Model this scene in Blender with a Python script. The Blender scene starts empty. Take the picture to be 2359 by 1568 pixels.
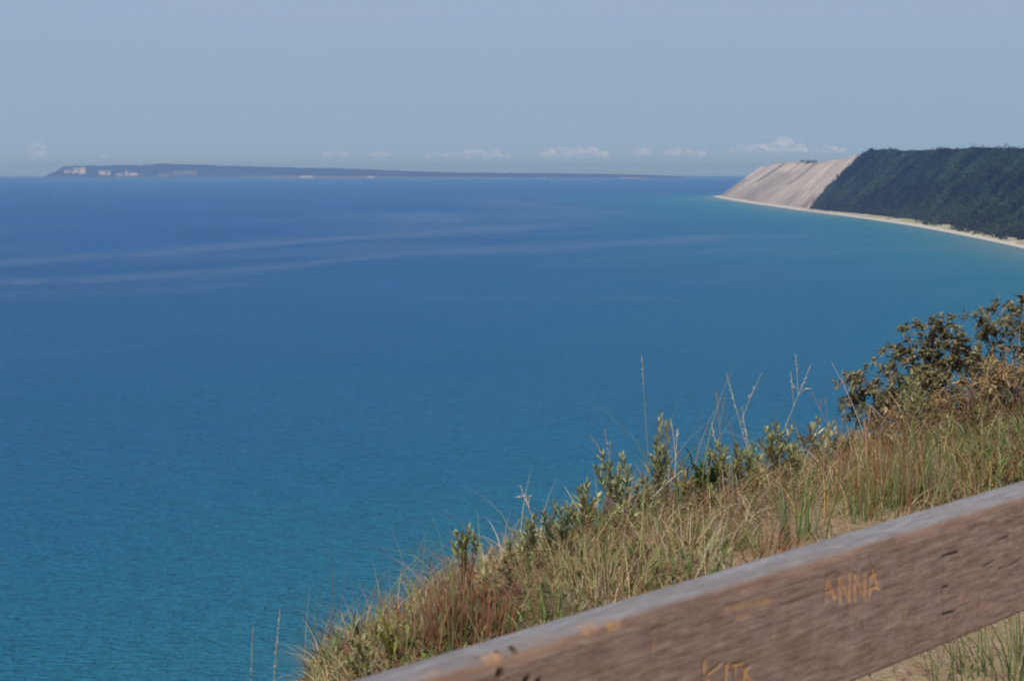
import bpy, math, random
import numpy as np
from mathutils import Vector

random.seed(11)
rng = np.random.default_rng(11)
scene = bpy.context.scene
COL = scene.collection

# ------------------------------------------------------------------ camera
EYE = np.array([0.0, 0.0, 120.0])
F = 1480.0 / 1024 * 2358            # focal length in units of a 2358 px wide frame
DIP = math.sqrt(2 * 120.0 / 6.371e6)
R_EARTH = 6.371e6
HORIZON_Y = 405.0
PITCH = math.atan((783.8 - (HORIZON_Y - DIP * F)) / F)
FWD = np.array([0, math.cos(PITCH), -math.sin(PITCH)])
UP = np.array([0, math.sin(PITCH), math.cos(PITCH)])
RIGHT = np.array([1.0, 0, 0])
cam = bpy.data.cameras.new("camera")
camo = bpy.data.objects.new("camera", cam)
COL.objects.link(camo)
camo.location = EYE
camo.rotation_euler = (math.pi / 2 - PITCH, 0, 0)
cam.sensor_width = 36
cam.lens = 36 * 1480 / 1024
cam.clip_start = 0.1
cam.clip_end = 400000
cam.dof.use_dof = True
cam.dof.focus_distance = 9.0
cam.dof.aperture_fstop = 6.3
scene.camera = camo
scene.cycles.filter_width = 2.0
scene.cycles.use_denoising = True
scene.cycles.max_bounces = 8
scene.cycles.volume_bounces = 0
scene.cycles.transparent_max_bounces = 16

# ------------------------------------------------------------------ light
SUN_EL, SUN_AZ = math.radians(47), math.radians(198)     # azimuth clockwise from +Y
sun_dir = Vector((math.sin(SUN_AZ) * math.cos(SUN_EL), math.cos(SUN_AZ) * math.cos(SUN_EL), math.sin(SUN_EL)))
sl = bpy.data.lights.new("sun", 'SUN')
sl.energy = 4.2
sl.angle = math.radians(0.5)
sl.color = (1.0, 0.965, 0.92)
so = bpy.data.objects.new("sun", sl)
COL.objects.link(so)
so.rotation_euler = (-sun_dir).to_track_quat('-Z', 'Y').to_euler()
so.location = (0, -20, 200)

world = bpy.data.worlds.new("World")
scene.world = world
world.use_nodes = True
wn, wl = world.node_tree.nodes, world.node_tree.links
wn.clear()
sky = wn.new('ShaderNodeTexSky')
sky.sky_type = 'NISHITA'
sky.sun_disc = False
sky.sun_elevation = SUN_EL
sky.sun_rotation = SUN_AZ
sky.altitude = 120
sky.air_density = 1.3
sky.dust_density = 0.6
sky.ozone_density = 2.5
bg = wn.new('ShaderNodeBackground')
bg.inputs['Strength'].default_value = 0.07
wo = wn.new('ShaderNodeOutputWorld')
# hazy air low in the sky: pale blue below, faint lavender veil higher up, the clear sky above
wg = wn.new('ShaderNodeTexCoord'); wsep = wn.new('ShaderNodeSeparateXYZ'); wl.new(wg.outputs['Generated'], wsep.inputs[0])
wmap = wn.new('ShaderNodeMapping'); wmap.inputs['Scale'].default_value = (2.2, 2.2, 26); wmap.inputs['Rotation'].default_value = (0.02, 0.05, 0)
wl.new(wg.outputs['Generated'], wmap.inputs['Vector'])
wns = wn.new('ShaderNodeTexNoise'); wns.inputs['Scale'].default_value = 1.0; wns.inputs['Detail'].default_value = 4
wl.new(wmap.outputs[0], wns.inputs['Vector'])
wr = wn.new('ShaderNodeValToRGB'); K = 1 / 0.07
wr.color_ramp.elements[0].position = 0.0; wr.color_ramp.elements[0].color = (.30 * K, .412 * K, .555 * K, 1)
wr.color_ramp.elements[1].position = .5; wr.color_ramp.elements[1].color = (.28 * K, .37 * K, .55 * K, 1)
for pos, cc in ((.05, (.305, .418, .565)), (.13, (.328, .432, .595)), (.21, (.368, .435, .61)), (.3, (.35, .42, .60))):
    e = wr.color_ramp.elements.new(pos); e.color = (cc[0] * K, cc[1] * K, cc[2] * K, 1)
wl.new(wsep.outputs['Z'], wr.inputs[0])
wv = wn.new('ShaderNodeMapRange'); wv.inputs['From Min'].default_value = .42; wv.inputs['From Max'].default_value = .68
wv.inputs['To Max'].default_value = .5; wl.new(wns.outputs['Fac'], wv.inputs['Value'])
wz = wn.new('ShaderNodeMapRange'); wz.inputs['From Min'].default_value = .06; wz.inputs['From Max'].default_value = .2; wl.new(wsep.outputs['Z'], wz.inputs['Value'])
wvm = wn.new('ShaderNodeMath'); wvm.operation = 'MULTIPLY'; wl.new(wv.outputs[0], wvm.inputs[0]); wl.new(wz.outputs[0], wvm.inputs[1])
wm1 = wn.new('ShaderNodeMix'); wm1.data_type = 'RGBA'; wl.new(wvm.outputs[0], wm1.inputs[0]); wl.new(wr.outputs[0], wm1.inputs[6]); wm1.inputs[7].default_value = (.40 * K, .44 * K, .61 * K, 1)
wf = wn.new('ShaderNodeMapRange'); wf.interpolation_type = 'SMOOTHSTEP'; wf.inputs['From Min'].default_value = .28; wf.inputs['From Max'].default_value = .65
wl.new(wsep.outputs['Z'], wf.inputs['Value'])
wm2 = wn.new('ShaderNodeMix'); wm2.data_type = 'RGBA'; wl.new(wf.outputs[0], wm2.inputs[0]); wl.new(wm1.outputs[2], wm2.inputs[6]); wl.new(sky.outputs[0], wm2.inputs[7])
wl.new(wm2.outputs[2], bg.inputs['Color'])
wl.new(bg.outputs[0], wo.inputs['Surface'])

scene.view_settings.view_transform = 'Standard'
scene.view_settings.look = 'None'
scene.view_settings.gamma = 1
scene.view_settings.exposure = 0.0

# ------------------------------------------------------------------ helpers
def ray(x, y):
    """world direction through a point of the 2358 px wide frame"""
    return FWD + RIGHT * ((x - 1179.0) / F) - UP * ((y - 783.8) / F)

def W(x, y, depth):
    d = ray(x, y)
    return EYE + d * (depth / d[1])

def sea_pt(x, y):
    d = ray(x, y)
    k = d[2] / math.hypot(d[0], d[1])      # slope, negative
    # 120 + k r + ... = -r^2/2R
    A, B, Cc = 1 / (2 * R_EARTH), k, 120.0
    disc = max(B * B - 4 * A * Cc, 0)
    r = (-B - math.sqrt(disc)) / (2 * A)
    u = np.array([d[0], d[1]]) / math.hypot(d[0], d[1])
    return np.array([u[0] * r, u[1] * r, -r * r / (2 * R_EARTH)])

def interp(x, xs, ys):
    return np.interp(x, xs, ys)

def vnoise(x, y, seed=0):
    x = np.asarray(x, float); y = np.asarray(y, float)
    xi = np.floor(x).astype(np.int64); yi = np.floor(y).astype(np.int64)
    fx = x - xi; fy = y - yi
    fx = fx * fx * (3 - 2 * fx); fy = fy * fy * (3 - 2 * fy)
    def h(a, b):
        n = (a * 374761393 + b * 668265263 + seed * 974711) & 0xffffffff
        n = ((n ^ (n >> 13)) * 1274126177) & 0xffffffff
        n = n ^ (n >> 16)
        return (n & 0xffff) / 65535.0
    return (h(xi, yi) * (1 - fx) + h(xi + 1, yi) * fx) * (1 - fy) + (h(xi, yi + 1) * (1 - fx) + h(xi + 1, yi + 1) * fx) * fy

def fbm(x, y, seed=0, octv=4):
    s = 0; a = 0.5; t = 0
    for o in range(octv):
        s = s + a * vnoise(np.asarray(x) * 2 ** o, np.asarray(y) * 2 ** o, seed + o * 17); t += a; a *= 0.5
    return s / t

def make_mesh(name, V, Fc, attrs=None, smooth=False):
    V = np.ascontiguousarray(V, np.float32); Fc = np.ascontiguousarray(Fc, np.int32)
    me = bpy.data.meshes.new(name)
    me.vertices.add(len(V)); me.vertices.foreach_set('co', V.ravel())
    k = Fc.shape[1]
    me.loops.add(Fc.size); me.loops.foreach_set('vertex_index', Fc.ravel())
    me.polygons.add(len(Fc))
    me.polygons.foreach_set('loop_start', np.arange(0, Fc.size, k, dtype=np.int32))
    me.polygons.foreach_set('loop_total', np.full(len(Fc), k, np.int32))
    if smooth:
        me.polygons.foreach_set('use_smooth', np.ones(len(Fc), bool))
    me.update(calc_edges=True)
    for an, arr in (attrs or {}).items():
        arr = np.ascontiguousarray(arr, np.float32)
        if arr.ndim == 1:
            at = me.attributes.new(an, 'FLOAT', 'POINT'); at.data.foreach_set('value', arr)
        else:
            at = me.attributes.new(an, 'FLOAT_COLOR', 'POINT')
            if arr.shape[1] == 3:
                arr = np.concatenate([arr, np.ones((len(arr), 1), np.float32)], 1)
            at.data.foreach_set('color', np.ascontiguousarray(arr).ravel())
    return me

def tag(o, label=None, cat=None, group=None, kind=None):
    if label: o['label'] = label
    if cat: o['category'] = cat
    if group: o['group'] = group
    if kind: o['kind'] = kind
    return o

def link(name, me, mat, parent=None):
    o = bpy.data.objects.new(name, me)
    COL.objects.link(o)
    if mat: me.materials.append(mat)
    if parent: o.parent = parent
    return o

def empty(name, loc):
    o = bpy.data.objects.new(name, None)
    COL.objects.link(o); o.location = loc
    o.empty_display_size = 0.1
    return o

class Buf:
    """collects quads with a colour per vertex"""
    def __init__(s): s.v = []; s.f = []; s.c = []; s.n = 0
    def add(s, V, Fq, c):
        V = np.asarray(V, float); c = np.asarray(c, float)
        if c.ndim == 1: c = np.repeat(c[None], len(V), 0)
        s.v.append(V); s.f.append(np.asarray(Fq) + s.n); s.c.append(c); s.n += len(V)
    def mesh(s, name, origin=(0, 0, 0), smooth=False):
        return make_mesh(name, np.concatenate(s.v) - np.asarray(origin), np.concatenate(s.f), {'Col': np.concatenate(s.c)}, smooth)

def norm(v):
    v = np.asarray(v, float); return v / (np.linalg.norm(v, axis=-1, keepdims=True) + 1e-12)

def curve3(p0, p1, bend, n=8):
    """quadratic curve from p0 to p1 with its middle pushed by bend"""
    t = np.linspace(0, 1, n)[:, None]
    m = (np.asarray(p0) + np.asarray(p1)) / 2 + np.asarray(bend) 
    return (1 - t) ** 2 * np.asarray(p0) + 2 * t * (1 - t) * m + t * t * np.asarray(p1)

def tube(buf, pts, r0, r1, c, sides=5):
    pts = np.asarray(pts, float); n = len(pts)
    tan = norm(np.gradient(pts, axis=0))
    ref = np.array([0.3, 1, 0.1]) if abs(tan[0][1]) < .8 else np.array([1.0, 0, 0])
    a = norm(np.cross(tan, ref)); b = np.cross(tan, a)
    r = np.linspace(r0, r1, n)[:, None]
    V = []
    for k in range(sides):
        th = 2 * math.pi * k / sides
        V.append(pts + (a * math.cos(th) + b * math.sin(th)) * r)
    V = np.stack(V, 1).reshape(-1, 3)
    Fq = [[i * sides + k, i * sides + (k + 1) % sides, (i + 1) * sides + (k + 1) % sides, (i + 1) * sides + k] for i in range(n - 1) for k in range(sides)]
    buf.add(V, Fq, c)

def ribbon(buf, pts, w, side, c):
    pts = np.asarray(pts, float); n = len(pts); w = np.asarray(w, float)[:, None]
    side = np.asarray(side, float)
    V = np.concatenate([pts - side * w / 2, pts + side * w / 2])
    Fq = [[i, i + 1, n + i + 1, n + i] for i in range(n - 1)]
    buf.add(V, Fq, c)

LEAFW = np.array([.25, .85, 1, .75, .08])
def leaf(buf, p, d, L, wd, c, droop=0.15):
    d = norm(d); up = np.array([0, 0, 1.0])
    side = norm(np.cross(d, up + rng.normal(0, .35, 3)))
    t = np.linspace(0, 1, 5)[:, None]
    pts = p + d * t * L - up * (t ** 2) * droop * L
    nrm = np.cross(side, d)
    n = 5
    w = LEAFW[:, None] * wd
    fold = nrm * w * 0.18
    V = np.concatenate([pts - side * w / 2 + fold, pts, pts + side * w / 2 + fold])
    Fq = [[i, i + 1, n + i + 1, n + i] for i in range(n - 1)] + [[n + i, n + i + 1, 2 * n + i + 1, 2 * n + i] for i in range(n - 1)]
    buf.add(V, Fq, c)

def mixc(*cs):
    """random colour between the given ones, with a little lightness scatter"""
    w = rng.dirichlet(np.ones(len(cs)) * .7)
    c = sum(np.array(k) * q for k, q in zip(cs, w))
    return np.clip(c * rng.uniform(.75, 1.25), 0, 1)

# ------------------------------------------------------------------ materials
def new_mat(name):
    m = bpy.data.materials.new(name); m.use_nodes = True
    n, l = m.node_tree.nodes, m.node_tree.links
    return m, n, l, n['Principled BSDF'], n['Material Output']

def plant_mat(name, rough=.55, transl=.25, spec=.3):
    m, n, l, p, out = new_mat(name)
    a = n.new('ShaderNodeAttribute'); a.attribute_name = 'Col'
    tx = n.new('ShaderNodeTexNoise'); tx.inputs['Scale'].default_value = 40; tx.inputs['Detail'].default_value = 2
    co = n.new('ShaderNodeTexCoord'); l.new(co.outputs['Object'], tx.inputs['Vector'])
    mr = n.new('ShaderNodeMapRange'); mr.inputs['To Min'].default_value = .75; mr.inputs['To Max'].default_value = 1.25
    l.new(tx.outputs['Fac'], mr.inputs['Value'])
    mx = n.new('ShaderNodeMix'); mx.data_type = 'RGBA'; mx.blend_type = 'MULTIPLY'; mx.inputs[0].default_value = 1
    l.new(a.outputs['Color'], mx.inputs[6]); l.new(mr.outputs['Result'], mx.inputs[7])
    l.new(mx.outputs[2], p.inputs['Base Color'])
    p.inputs['Roughness'].default_value = rough
    p.inputs['Specular IOR Level'].default_value = spec
    if transl:
        tr = n.new('ShaderNodeBsdfTranslucent'); l.new(mx.outputs[2], tr.inputs['Color'])
        ms = n.new('ShaderNodeMixShader'); ms.inputs[0].default_value = transl
        l.new(p.outputs[0], ms.inputs[1]); l.new(tr.outputs[0], ms.inputs[2]); l.new(ms.outputs[0], out.inputs['Surface'])
    return m

M_GRASS = plant_mat('dry_grass', .6, .25)
M_LEAF = plant_mat('leaf', .45, .22, .45)
M_STEM = plant_mat('stem', .7, 0)
M_TREE = plant_mat('tree_foliage', .7, .15, .15)
M_BARK = plant_mat('bark', .8, 0)

def attr(n, name):
    a = n.new('ShaderNodeAttribute'); a.attribute_name = name; return a

def mixrgb(n, l, fac, a, b, mode='MIX'):
    mx = n.new('ShaderNodeMix'); mx.data_type = 'RGBA'; mx.blend_type = mode
    for sock, val in ((mx.inputs[0], fac), (mx.inputs[6], a), (mx.inputs[7], b)):
        if isinstance(val, bpy.types.NodeSocket): l.new(val, sock)
        elif isinstance(val, tuple): sock.default_value = (*val, 1)
        else: sock.default_value = val
    return mx.outputs[2]

def noise(n, l, vec, scale, detail=4, rough=.55, lo=0.3, hi=0.7, stretch=None):
    t = n.new('ShaderNodeTexNoise'); t.inputs['Scale'].default_value = scale
    t.inputs['Detail'].default_value = detail; t.inputs['Roughness'].default_value = rough
    if stretch:
        mp = n.new('ShaderNodeMapping'); mp.inputs['Scale'].default_value = stretch
        l.new(vec, mp.inputs['Vector']); vec = mp.outputs[0]
    l.new(vec, t.inputs['Vector'])
    mr = n.new('ShaderNodeMapRange'); mr.inputs['From Min'].default_value = lo; mr.inputs['From Max'].default_value = hi
    l.new(t.outputs['Fac'], mr.inputs['Value'])
    return mr.outputs['Result']

def math_node(n, l, op, a, b=None):
    m = n.new('ShaderNodeMath'); m.operation = op
    for i, v in enumerate((a, b)):
        if v is None: continue
        if isinstance(v, bpy.types.NodeSocket): l.new(v, m.inputs[i])
        else: m.inputs[i].default_value = v
    return m.outputs[0]

# ------------------------------------------------------------------ headland stations (shore point, crest point, crest range offset)
ST = [  # shore x,y   crest x,y   extra range to crest, foot width, tree height allowance
    (1640, 452, 1752, 385, 120, 40),
    (1662, 457, 1800, 375, 150, 40),
    (1700, 463.5, 1850, 374, 200, 40),
    (1750, 471, 1888, 374, 240, 40),
    (1800, 478, 1930, 368, 280, 42),
    (1845, 484.5, 1980, 358, 300, 45),
    (1900, 491.5, 2030, 351, 340, 60),
    (1960, 499.5, 2090, 353, 380, 90),
    (2010, 506.5, 2150, 352, 420, 110),
    (2080, 517, 2210, 351, 450, 130),
    (2150, 529.5, 2275, 349, 480, 140),
    (2250, 549, 2370, 351, 520, 120),
    (2358, 573, 2480, 354, 560, 110),
    (2500, 612, 2640, 352, 600, 100),
    (2700, 680, 2900, 345, 650, 100),
    (3000, 810, 3300, 330, 700, 90),
]
S_pts = np.array([sea_pt(s[0], s[1]) for s in ST])
C_pts = []
for s, S in zip(ST, S_pts):
    d = ray(s[2], s[3]); r = math.hypot(S[0], S[1]) + s[4]
    C_pts.append(EYE + d * (r / math.hypot(d[0], d[1])))
C_pts = np.array(C_pts)
FOOT = np.array([s[5] for s in ST], float)
NS = len(ST)

def spline_u(A, u):
    """Catmull-Rom through rows of A at parameter u in [0, NS-1]"""
    u = np.clip(np.asarray(u, float), 0, len(A) - 1 - 1e-6); i = u.astype(int); f = (u - i)[..., None]
    g = lambda k: A[np.clip(k, 0, len(A) - 1)]
    p0, p1, p2, p3 = g(i - 1), g(i), g(i + 1), g(i + 2)
    return 0.5 * (2 * p1 + (p2 - p0) * f + (2 * p0 - 5 * p1 + 4 * p2 - p3) * f ** 2 + (3 * p1 - p0 - 3 * p2 + p3) * f ** 3)

def headland(u, t):
    """surface point; t<0 beach..., t in 0..1 foot to crest, t in 1..2 plateau behind"""
    u = np.asarray(u, float); t = np.asarray(t, float)
    S = spline_u(S_pts, u); Cr = spline_u(C_pts, u); fw = spline_u(FOOT[:, None], u)[..., 0]
    d = Cr - S; L = np.hypot(d[..., 0], d[..., 1]); uv = d[..., :2] / L[..., None]
    # t in [-1,0] : water edge to dune foot
    foot_z = 3.0 + fw * 0.02
    dist = np.where(t < 0, (t + 1) * fw, fw + t * (L - fw))
    tt = np.clip(t, 0, 1)
    prof = np.where(u < 5.5, tt * 1.02 - .02 * tt ** 2, tt ** 0.9 * 0.6 + 0.4 * (tt * tt * (3 - 2 * tt)))
    zc = Cr[..., 2]
    z = np.where(t < 0, foot_z * (t + 1) ** 0.8, foot_z + (zc - foot_z) * prof)
    z = np.where(t > 1, zc - (t - 1) * 35, z)
    P = np.stack([S[..., 0] + uv[..., 0] * dist, S[..., 1] + uv[..., 1] * dist, z + np.minimum(S[..., 2], 0) * 0], -1)
    P[..., 2] += np.where(t < 0, S[..., 2], S[..., 2] * (1 - tt))
    bump = (fbm(P[..., 0] / 90, P[..., 1] / 90, 5) - .5)
    amp = np.where(u < 5.3, 3.0, 16.0) * np.clip(t * 5, 0, 1) * np.clip((1.15 - t) * 4, .25, 1)
    gully = (fbm(u * 9.0, t * 1.2, 9, 3) - .5) * np.clip(t * 4, 0, 1) * np.where(u < 5.3, 15, 6)
    P[..., 2] += bump * amp + gully
    return P

uu = np.linspace(0, NS - 1, 520)
tv = np.concatenate([np.linspace(-1, 0, 14), np.linspace(0, 1, 90)[1:], np.linspace(1, 3, 14)[1:]])
U, T = np.meshgrid(uu, tv, indexing='ij')
P = headland(U, T)
P[:, 0, 2] -= 1.5
nu, nt = len(uu), len(tv)
idx = np.arange(nu * nt).reshape(nu, nt)
Fq = np.stack([idx[:-1, :-1], idx[1:, :-1], idx[1:, 1:], idx[:-1, 1:]], -1).reshape(-1, 4)
# attributes: how far from the sand/forest line, beach, grass
edge_u = 5.0 + 0.25 * (fbm(T * 6, T * 0 + 3.3, 21) - .5)
forest_mask = np.clip((U - edge_u) / .06, 0, 1) * (T > -.02)
beach_mask = np.clip((-.62 - T) / .12, 0, 1) + np.where(U < 5, np.clip((-.25 - T) / .2, 0, 1), 0)
grass_mask = ((T < .0) & (T > -.68) & (U > 6)).astype(float) * np.clip((U - 6) / 1.5, 0, 1)
crest_mask = np.clip(1 - np.abs(T - 1.0) / .06, 0, 1) * np.clip((U - 1.2) / .5, 0, 1) * np.clip((3.8 - U) / .5, 0, 1)
band = fbm(U * 3.3 + .25 * np.sin(T * 3), T * .5 + 4, 31, 4)
band2 = fbm(U * 10 + .3 * T, T * .9 + 8, 37, 3)
bandm = np.clip((band - .47) / .16, 0, 1) * .65 + np.clip((band2 - .52) / .18, 0, 1) * .45
bandm = .35 * bandm
def ridge(uc, w, t0, t1, k):
    q = (U - uc - .25 * (fbm(T * 5, T * 0 + uc, 33) - .5)) / w
    return k * np.exp(-q * q) * np.clip((T - t0) / .12, 0, 1) * np.clip((t1 - T) / .1, 0, 1)
for rg in ((1.15, .10, .38, 1.05, .95), (2.85, .09, .35, 1.05, .95), (2.2, .05, .6, 1.0, .4), (4.1, .05, .5, .95, .35), (4.55, .06, .2, .7, .35), (.55, .08, .3, .9, .4)):
    bandm = np.maximum(bandm, ridge(*rg))
for uc, w, t0, t1, k in ((1.95, .62, -.1, .80, .62), (.30, .38, -.1, .62, .6), (3.7, .35, -.1, .40, .45), (4.7, .25, -.1, .28, .6), (2.75, .14, -.1, .45, .4)):
    bandm = np.maximum(bandm, ridge(uc, w, t0, t1, k) * (.5 + fbm(U * 14, T * 1.5, 35, 3)))
bandm = np.clip(bandm + .12 * np.clip(1 - T / .35, 0, 1) * (T > 0), 0, 1)

m, n, l, p, out = new_mat('dune_sand')
co = n.new('ShaderNodeTexCoord').outputs['Object']
sand = mixrgb(n, l, noise(n, l, co, .02, 5), (.42, .355, .305), (.52, .44, .38))
sand = mixrgb(n, l, noise(n, l, co, .05, 5, .7, .45, .6), sand, (.40, .33, .285))
c1 = mixrgb(n, l, attr(n, 'band').outputs['Fac'], sand, (.18, .14, .12))
c1 = mixrgb(n, l, math_node(n, l, 'MULTIPLY', attr(n, 'crest').outputs['Fac'], noise(n, l, co, .03, 4, .6, .4, .6)), c1, (.19, .12, .085))
c1 = mixrgb(n, l, attr(n, 'beach').outputs['Fac'], c1, (.55, .48, .40))
gr = mixrgb(n, l, noise(n, l, co, .03, 5, .6, .35, .65), (.40, .36, .21), (.24, .24, .11))
gr = mixrgb(n, l, noise(n, l, co, .018, 4, .6, .54, .62), gr, (.55, .46, .38))
c1 = mixrgb(n, l, attr(n, 'grass').outputs['Fac'], c1, gr)
c1 = mixrgb(n, l, attr(n, 'forest').outputs['Fac'], c1, (.03, .035, .02))
l.new(c1, p.inputs['Base Color']); p.inputs['Roughness'].default_value = .95; p.inputs['Specular IOR Level'].default_value = .1
me = make_mesh('headland', P.reshape(-1, 3), Fq, {'band': bandm.ravel(), 'beach': np.clip(beach_mask, 0, 1).ravel(), 'grass': grass_mask.ravel(), 'forest': forest_mask.ravel(), 'crest': crest_mask.ravel()}, True)
tag(link('headland', me, m), 'sandy dune headland with beach at its foot', 'headland', kind='structure')

# ------------------------------------------------------------------ near bluff ground
E_ = np.array([.727, .687]); N_ = np.array([-.687, .727])
def an(x, y): return x * E_[0] + y * E_[1], x * N_[0] + y * N_[1]
def xy(a, nn): return np.stack([np.asarray(a) * E_[0] + np.asarray(nn) * N_[0], np.asarray(a) * E_[1] + np.asarray(nn) * N_[1]], -1)
LEDGE = 118.3
EDGE_PX = [(640, 1860), (760, 1760), (880, 1665), (1000, 1590), (1100, 1512), (1200, 1425), (1300, 1348), (1420, 1285), (1560, 1235), (1700, 1190), (1850, 1150), (2000, 1105), (2150, 1065), (2358, 1015), (2600, 960)]
EA, EN = [-60], [2.6]
for ex, ey in EDGE_PX:
    ed = ray(ex, ey); ek = (LEDGE - EYE[2]) / ed[2]; ea, en_ = an(ed[0] * ek, ed[1] * ek); EA.append(ea); EN.append(en_)
EA += [40]; EN += [EN[-1] + 3]
print('EDGE', [(round(float(p), 2), round(float(q), 2)) for p, q in zip(EA, EN)])
def edge_n(a): return np.interp(a, EA, EN)

def ground_z(x, y):
    a, q = an(np.asarray(x, float), np.asarray(y, float))
    e = q - edge_n(a)
    w = .8; ep = np.maximum(e, 0)
    drop = .85 * (ep - w * (1 - np.exp(-ep / w)))
    z = LEDGE + .012 * np.clip(a, -10, 14) + .10 * (fbm(x * .9, y * .9, 3) - .5) + .03 * (fbm(x * 5, y * 5, 8) - .5) - drop
    z = z + 1.2 * (fbm(x * .06, y * .06, 12) - .5) * np.clip(ep / 10, 0, 1)
    return np.maximum(z, 2.2 - np.clip((e - 135) / 12, 0, 3))
def gp(x, y): return np.array([x, y, float(ground_z(x, y))])

aa = np.unique(np.concatenate([np.linspace(-300, -4, 40), np.linspace(-4, 14, 240), np.linspace(14, 60, 40), np.linspace(60, 700, 50)]))
qq = np.unique(np.concatenate([np.linspace(-150, -3, 25), np.linspace(-3, 9, 150), np.linspace(9, 30, 40), np.linspace(30, 175, 60)]))
A2, Q2 = np.meshgrid(aa, qq, indexing='ij'); XY = xy(A2, Q2)
Z2 = ground_z(XY[..., 0], XY[..., 1])
idx = np.arange(A2.size).reshape(A2.shape)
Fq = np.stack([idx[:-1, :-1], idx[1:, :-1], idx[1:, 1:], idx[:-1, 1:]], -1).reshape(-1, 4)
m, n, l, p, out = new_mat('sandy_ground')
co = n.new('ShaderNodeTexCoord').outputs['Object']
c = mixrgb(n, l, noise(n, l, co, 9, 6, .65), (.50, .36, .22), (.34, .23, .13))
c = mixrgb(n, l, attr(n, 'litter_shade').outputs['Fac'], c, mixrgb(n, l, noise(n, l, co, 22, 5, .7, .35, .65), (.10, .065, .035), (.26, .18, .10)))  # brown litter, painted darker for the shaded gaps between the grass
c = mixrgb(n, l, noise(n, l, co, 28, 5, .7, .55, .68), c, (.17, .08, .05))
c = mixrgb(n, l, noise(n, l, co, 60, 3, .7, .58, .66), c, (.62, .52, .40))
l.new(c, p.inputs['Base Color']); p.inputs['Roughness'].default_value = .95; p.inputs['Specular IOR Level'].default_value = .1
bp = n.new('ShaderNodeBump'); bp.inputs['Distance'].default_value = .02; bp.inputs['Strength'].default_value = .8
l.new(noise(n, l, co, 45, 5, .7), bp.inputs['Height']); l.new(bp.outputs[0], p.inputs['Normal'])
BP = []
for bx, by, br in ((1765, 1262, .42), (1800, 1250, .34), (1725, 1280, .3), (1900, 1205, .28), (1960, 1170, .22)):
    d_ = ray(bx, by); k_ = (LEDGE + .08 - EYE[2]) / d_[2]; BP.append((*an(d_[0] * k_, d_[1] * k_), br))
print('BARE', BP)
def bare_at(a, q):
    r = 0
    for ba, bq, br in BP:                       # bare sand, open towards the rail
        r = np.maximum(r, np.exp(-(((a - ba) / br) ** 4 + (np.maximum(q - bq, (bq - q) * .35) / br) ** 4)))
    return r
bare_q = bare_at(A2, Q2) #-((A2 - 6.15) / .55) ** 2 - ((Q2 - 3.35) / .45) ** 2)
litter_shade = np.clip((Q2 - 2.7) / .3, 0, 1) * np.clip((edge_n(A2) + 6 - Q2) / 2, 0, 1) * (1 - bare_q) * np.clip(.55 + 1.2 * (fbm(XY[..., 0] * 2, XY[..., 1] * 2, 151, 3) - .3), 0, 1)
me = make_mesh('ground', np.concatenate([XY, Z2[..., None]], -1).reshape(-1, 3), Fq, {'litter_shade': litter_shade.ravel()}, True)
tag(link('ground', me, m), 'sandy clifftop ground falling away to the lake', 'ground', kind='structure')

# ------------------------------------------------------------------ lake
dep_y = np.concatenate([np.linspace(405.02, 420, 70), np.linspace(420, 700, 330)[1:], np.linspace(700, 1700, 300)[1:], np.linspace(1700, 4200, 40)[1:]])
rr = []
for yv in dep_y:
    pt = sea_pt(1179, yv); rr.append(math.hypot(pt[0], pt[1]))
rr = np.array([46000.0] + rr); rr = np.unique(rr)[::-1]
bear = np.concatenate([np.linspace(-100, -22, 60), np.linspace(-22, 24, 560)[1:], np.linspace(24, 75, 60)[1:]]) * math.pi / 180
Rg, Bg = np.meshgrid(rr, bear, indexing='ij')
X = Rg * np.sin(Bg); Y = Rg * np.cos(Bg); Z = -Rg ** 2 / (2 * R_EARTH)
# distance to the shoreline
shore = [sea_pt(s[0], s[1])[:2] for s in ST] + [xy(700, 165), xy(300, 150), xy(0, 140), xy(-300, 140)]
shore = np.array(shore)
D = np.full(X.shape, 1e9)
for k in range(len(shore) - 1):
    p0, p1 = shore[k], shore[k + 1]; d = p1 - p0; LL = d @ d
    t = np.clip(((X - p0[0]) * d[0] + (Y - p0[1]) * d[1]) / LL, 0, 1)
    D = np.minimum(D, np.hypot(X - p0[0] - t * d[0], Y - p0[1] - t * d[1]))
warp = fbm(X / 420 + 3, Y / 420, 41, 4) - .5
Dw = D * (1 + .5 * warp) + 60 * warp
shallow = np.exp(-np.maximum(Dw, 0) / 380.0)
very = np.exp(-np.maximum(Dw, 0) / 55.0)
# long wind slicks, sky sheen painted as paler colour: lines over the water given by points, half width (frame px at that range)
SL = [
    ([(-100, 590), (0, 588), (437, 573), (650, 560), (792, 549), (994, 536), (1161, 525), (1363, 511)], 7, .9),
    ([(-100, 634), (0, 633), (250, 630), (504, 622), (792, 594), (1027, 579), (1262, 571), (1585, 545), (1750, 530)], 8, .7),
    ([(1020, 468), (1145, 470), (1230, 473), (1330, 480), (1450, 492), (1585, 514)], 7, .55),
    ([(820, 512), (994, 508), (1150, 503), (1262, 499), (1363, 495), (1500, 492)], 13, .6),
    ([(560, 478), (670, 471), (760, 470)], 3, .35),
    ([(690, 490), (790, 487), (860, 492)], 4, .5),
    ([(-100, 524), (0, 522), (160, 518), (260, 516)], 4, .35),
    ([(-100, 668), (120, 664), (400, 662), (700, 640)], 9, .35),
    ([(900, 690), (1200, 682), (1500, 685), (1700, 690)], 5, .28),
    ([(1100, 610), (1300, 600), (1600, 588)], 5, .25),
    ([(-100, 795), (200, 790), (420, 782)], 6, .2),
]
fx = np.tan(Bg) * F * math.cos(PITCH) + 1179
dpr = 120.0 / Rg + Rg / (2 * R_EARTH)
fy = (dpr - DIP) * F + HORIZON_Y
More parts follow.
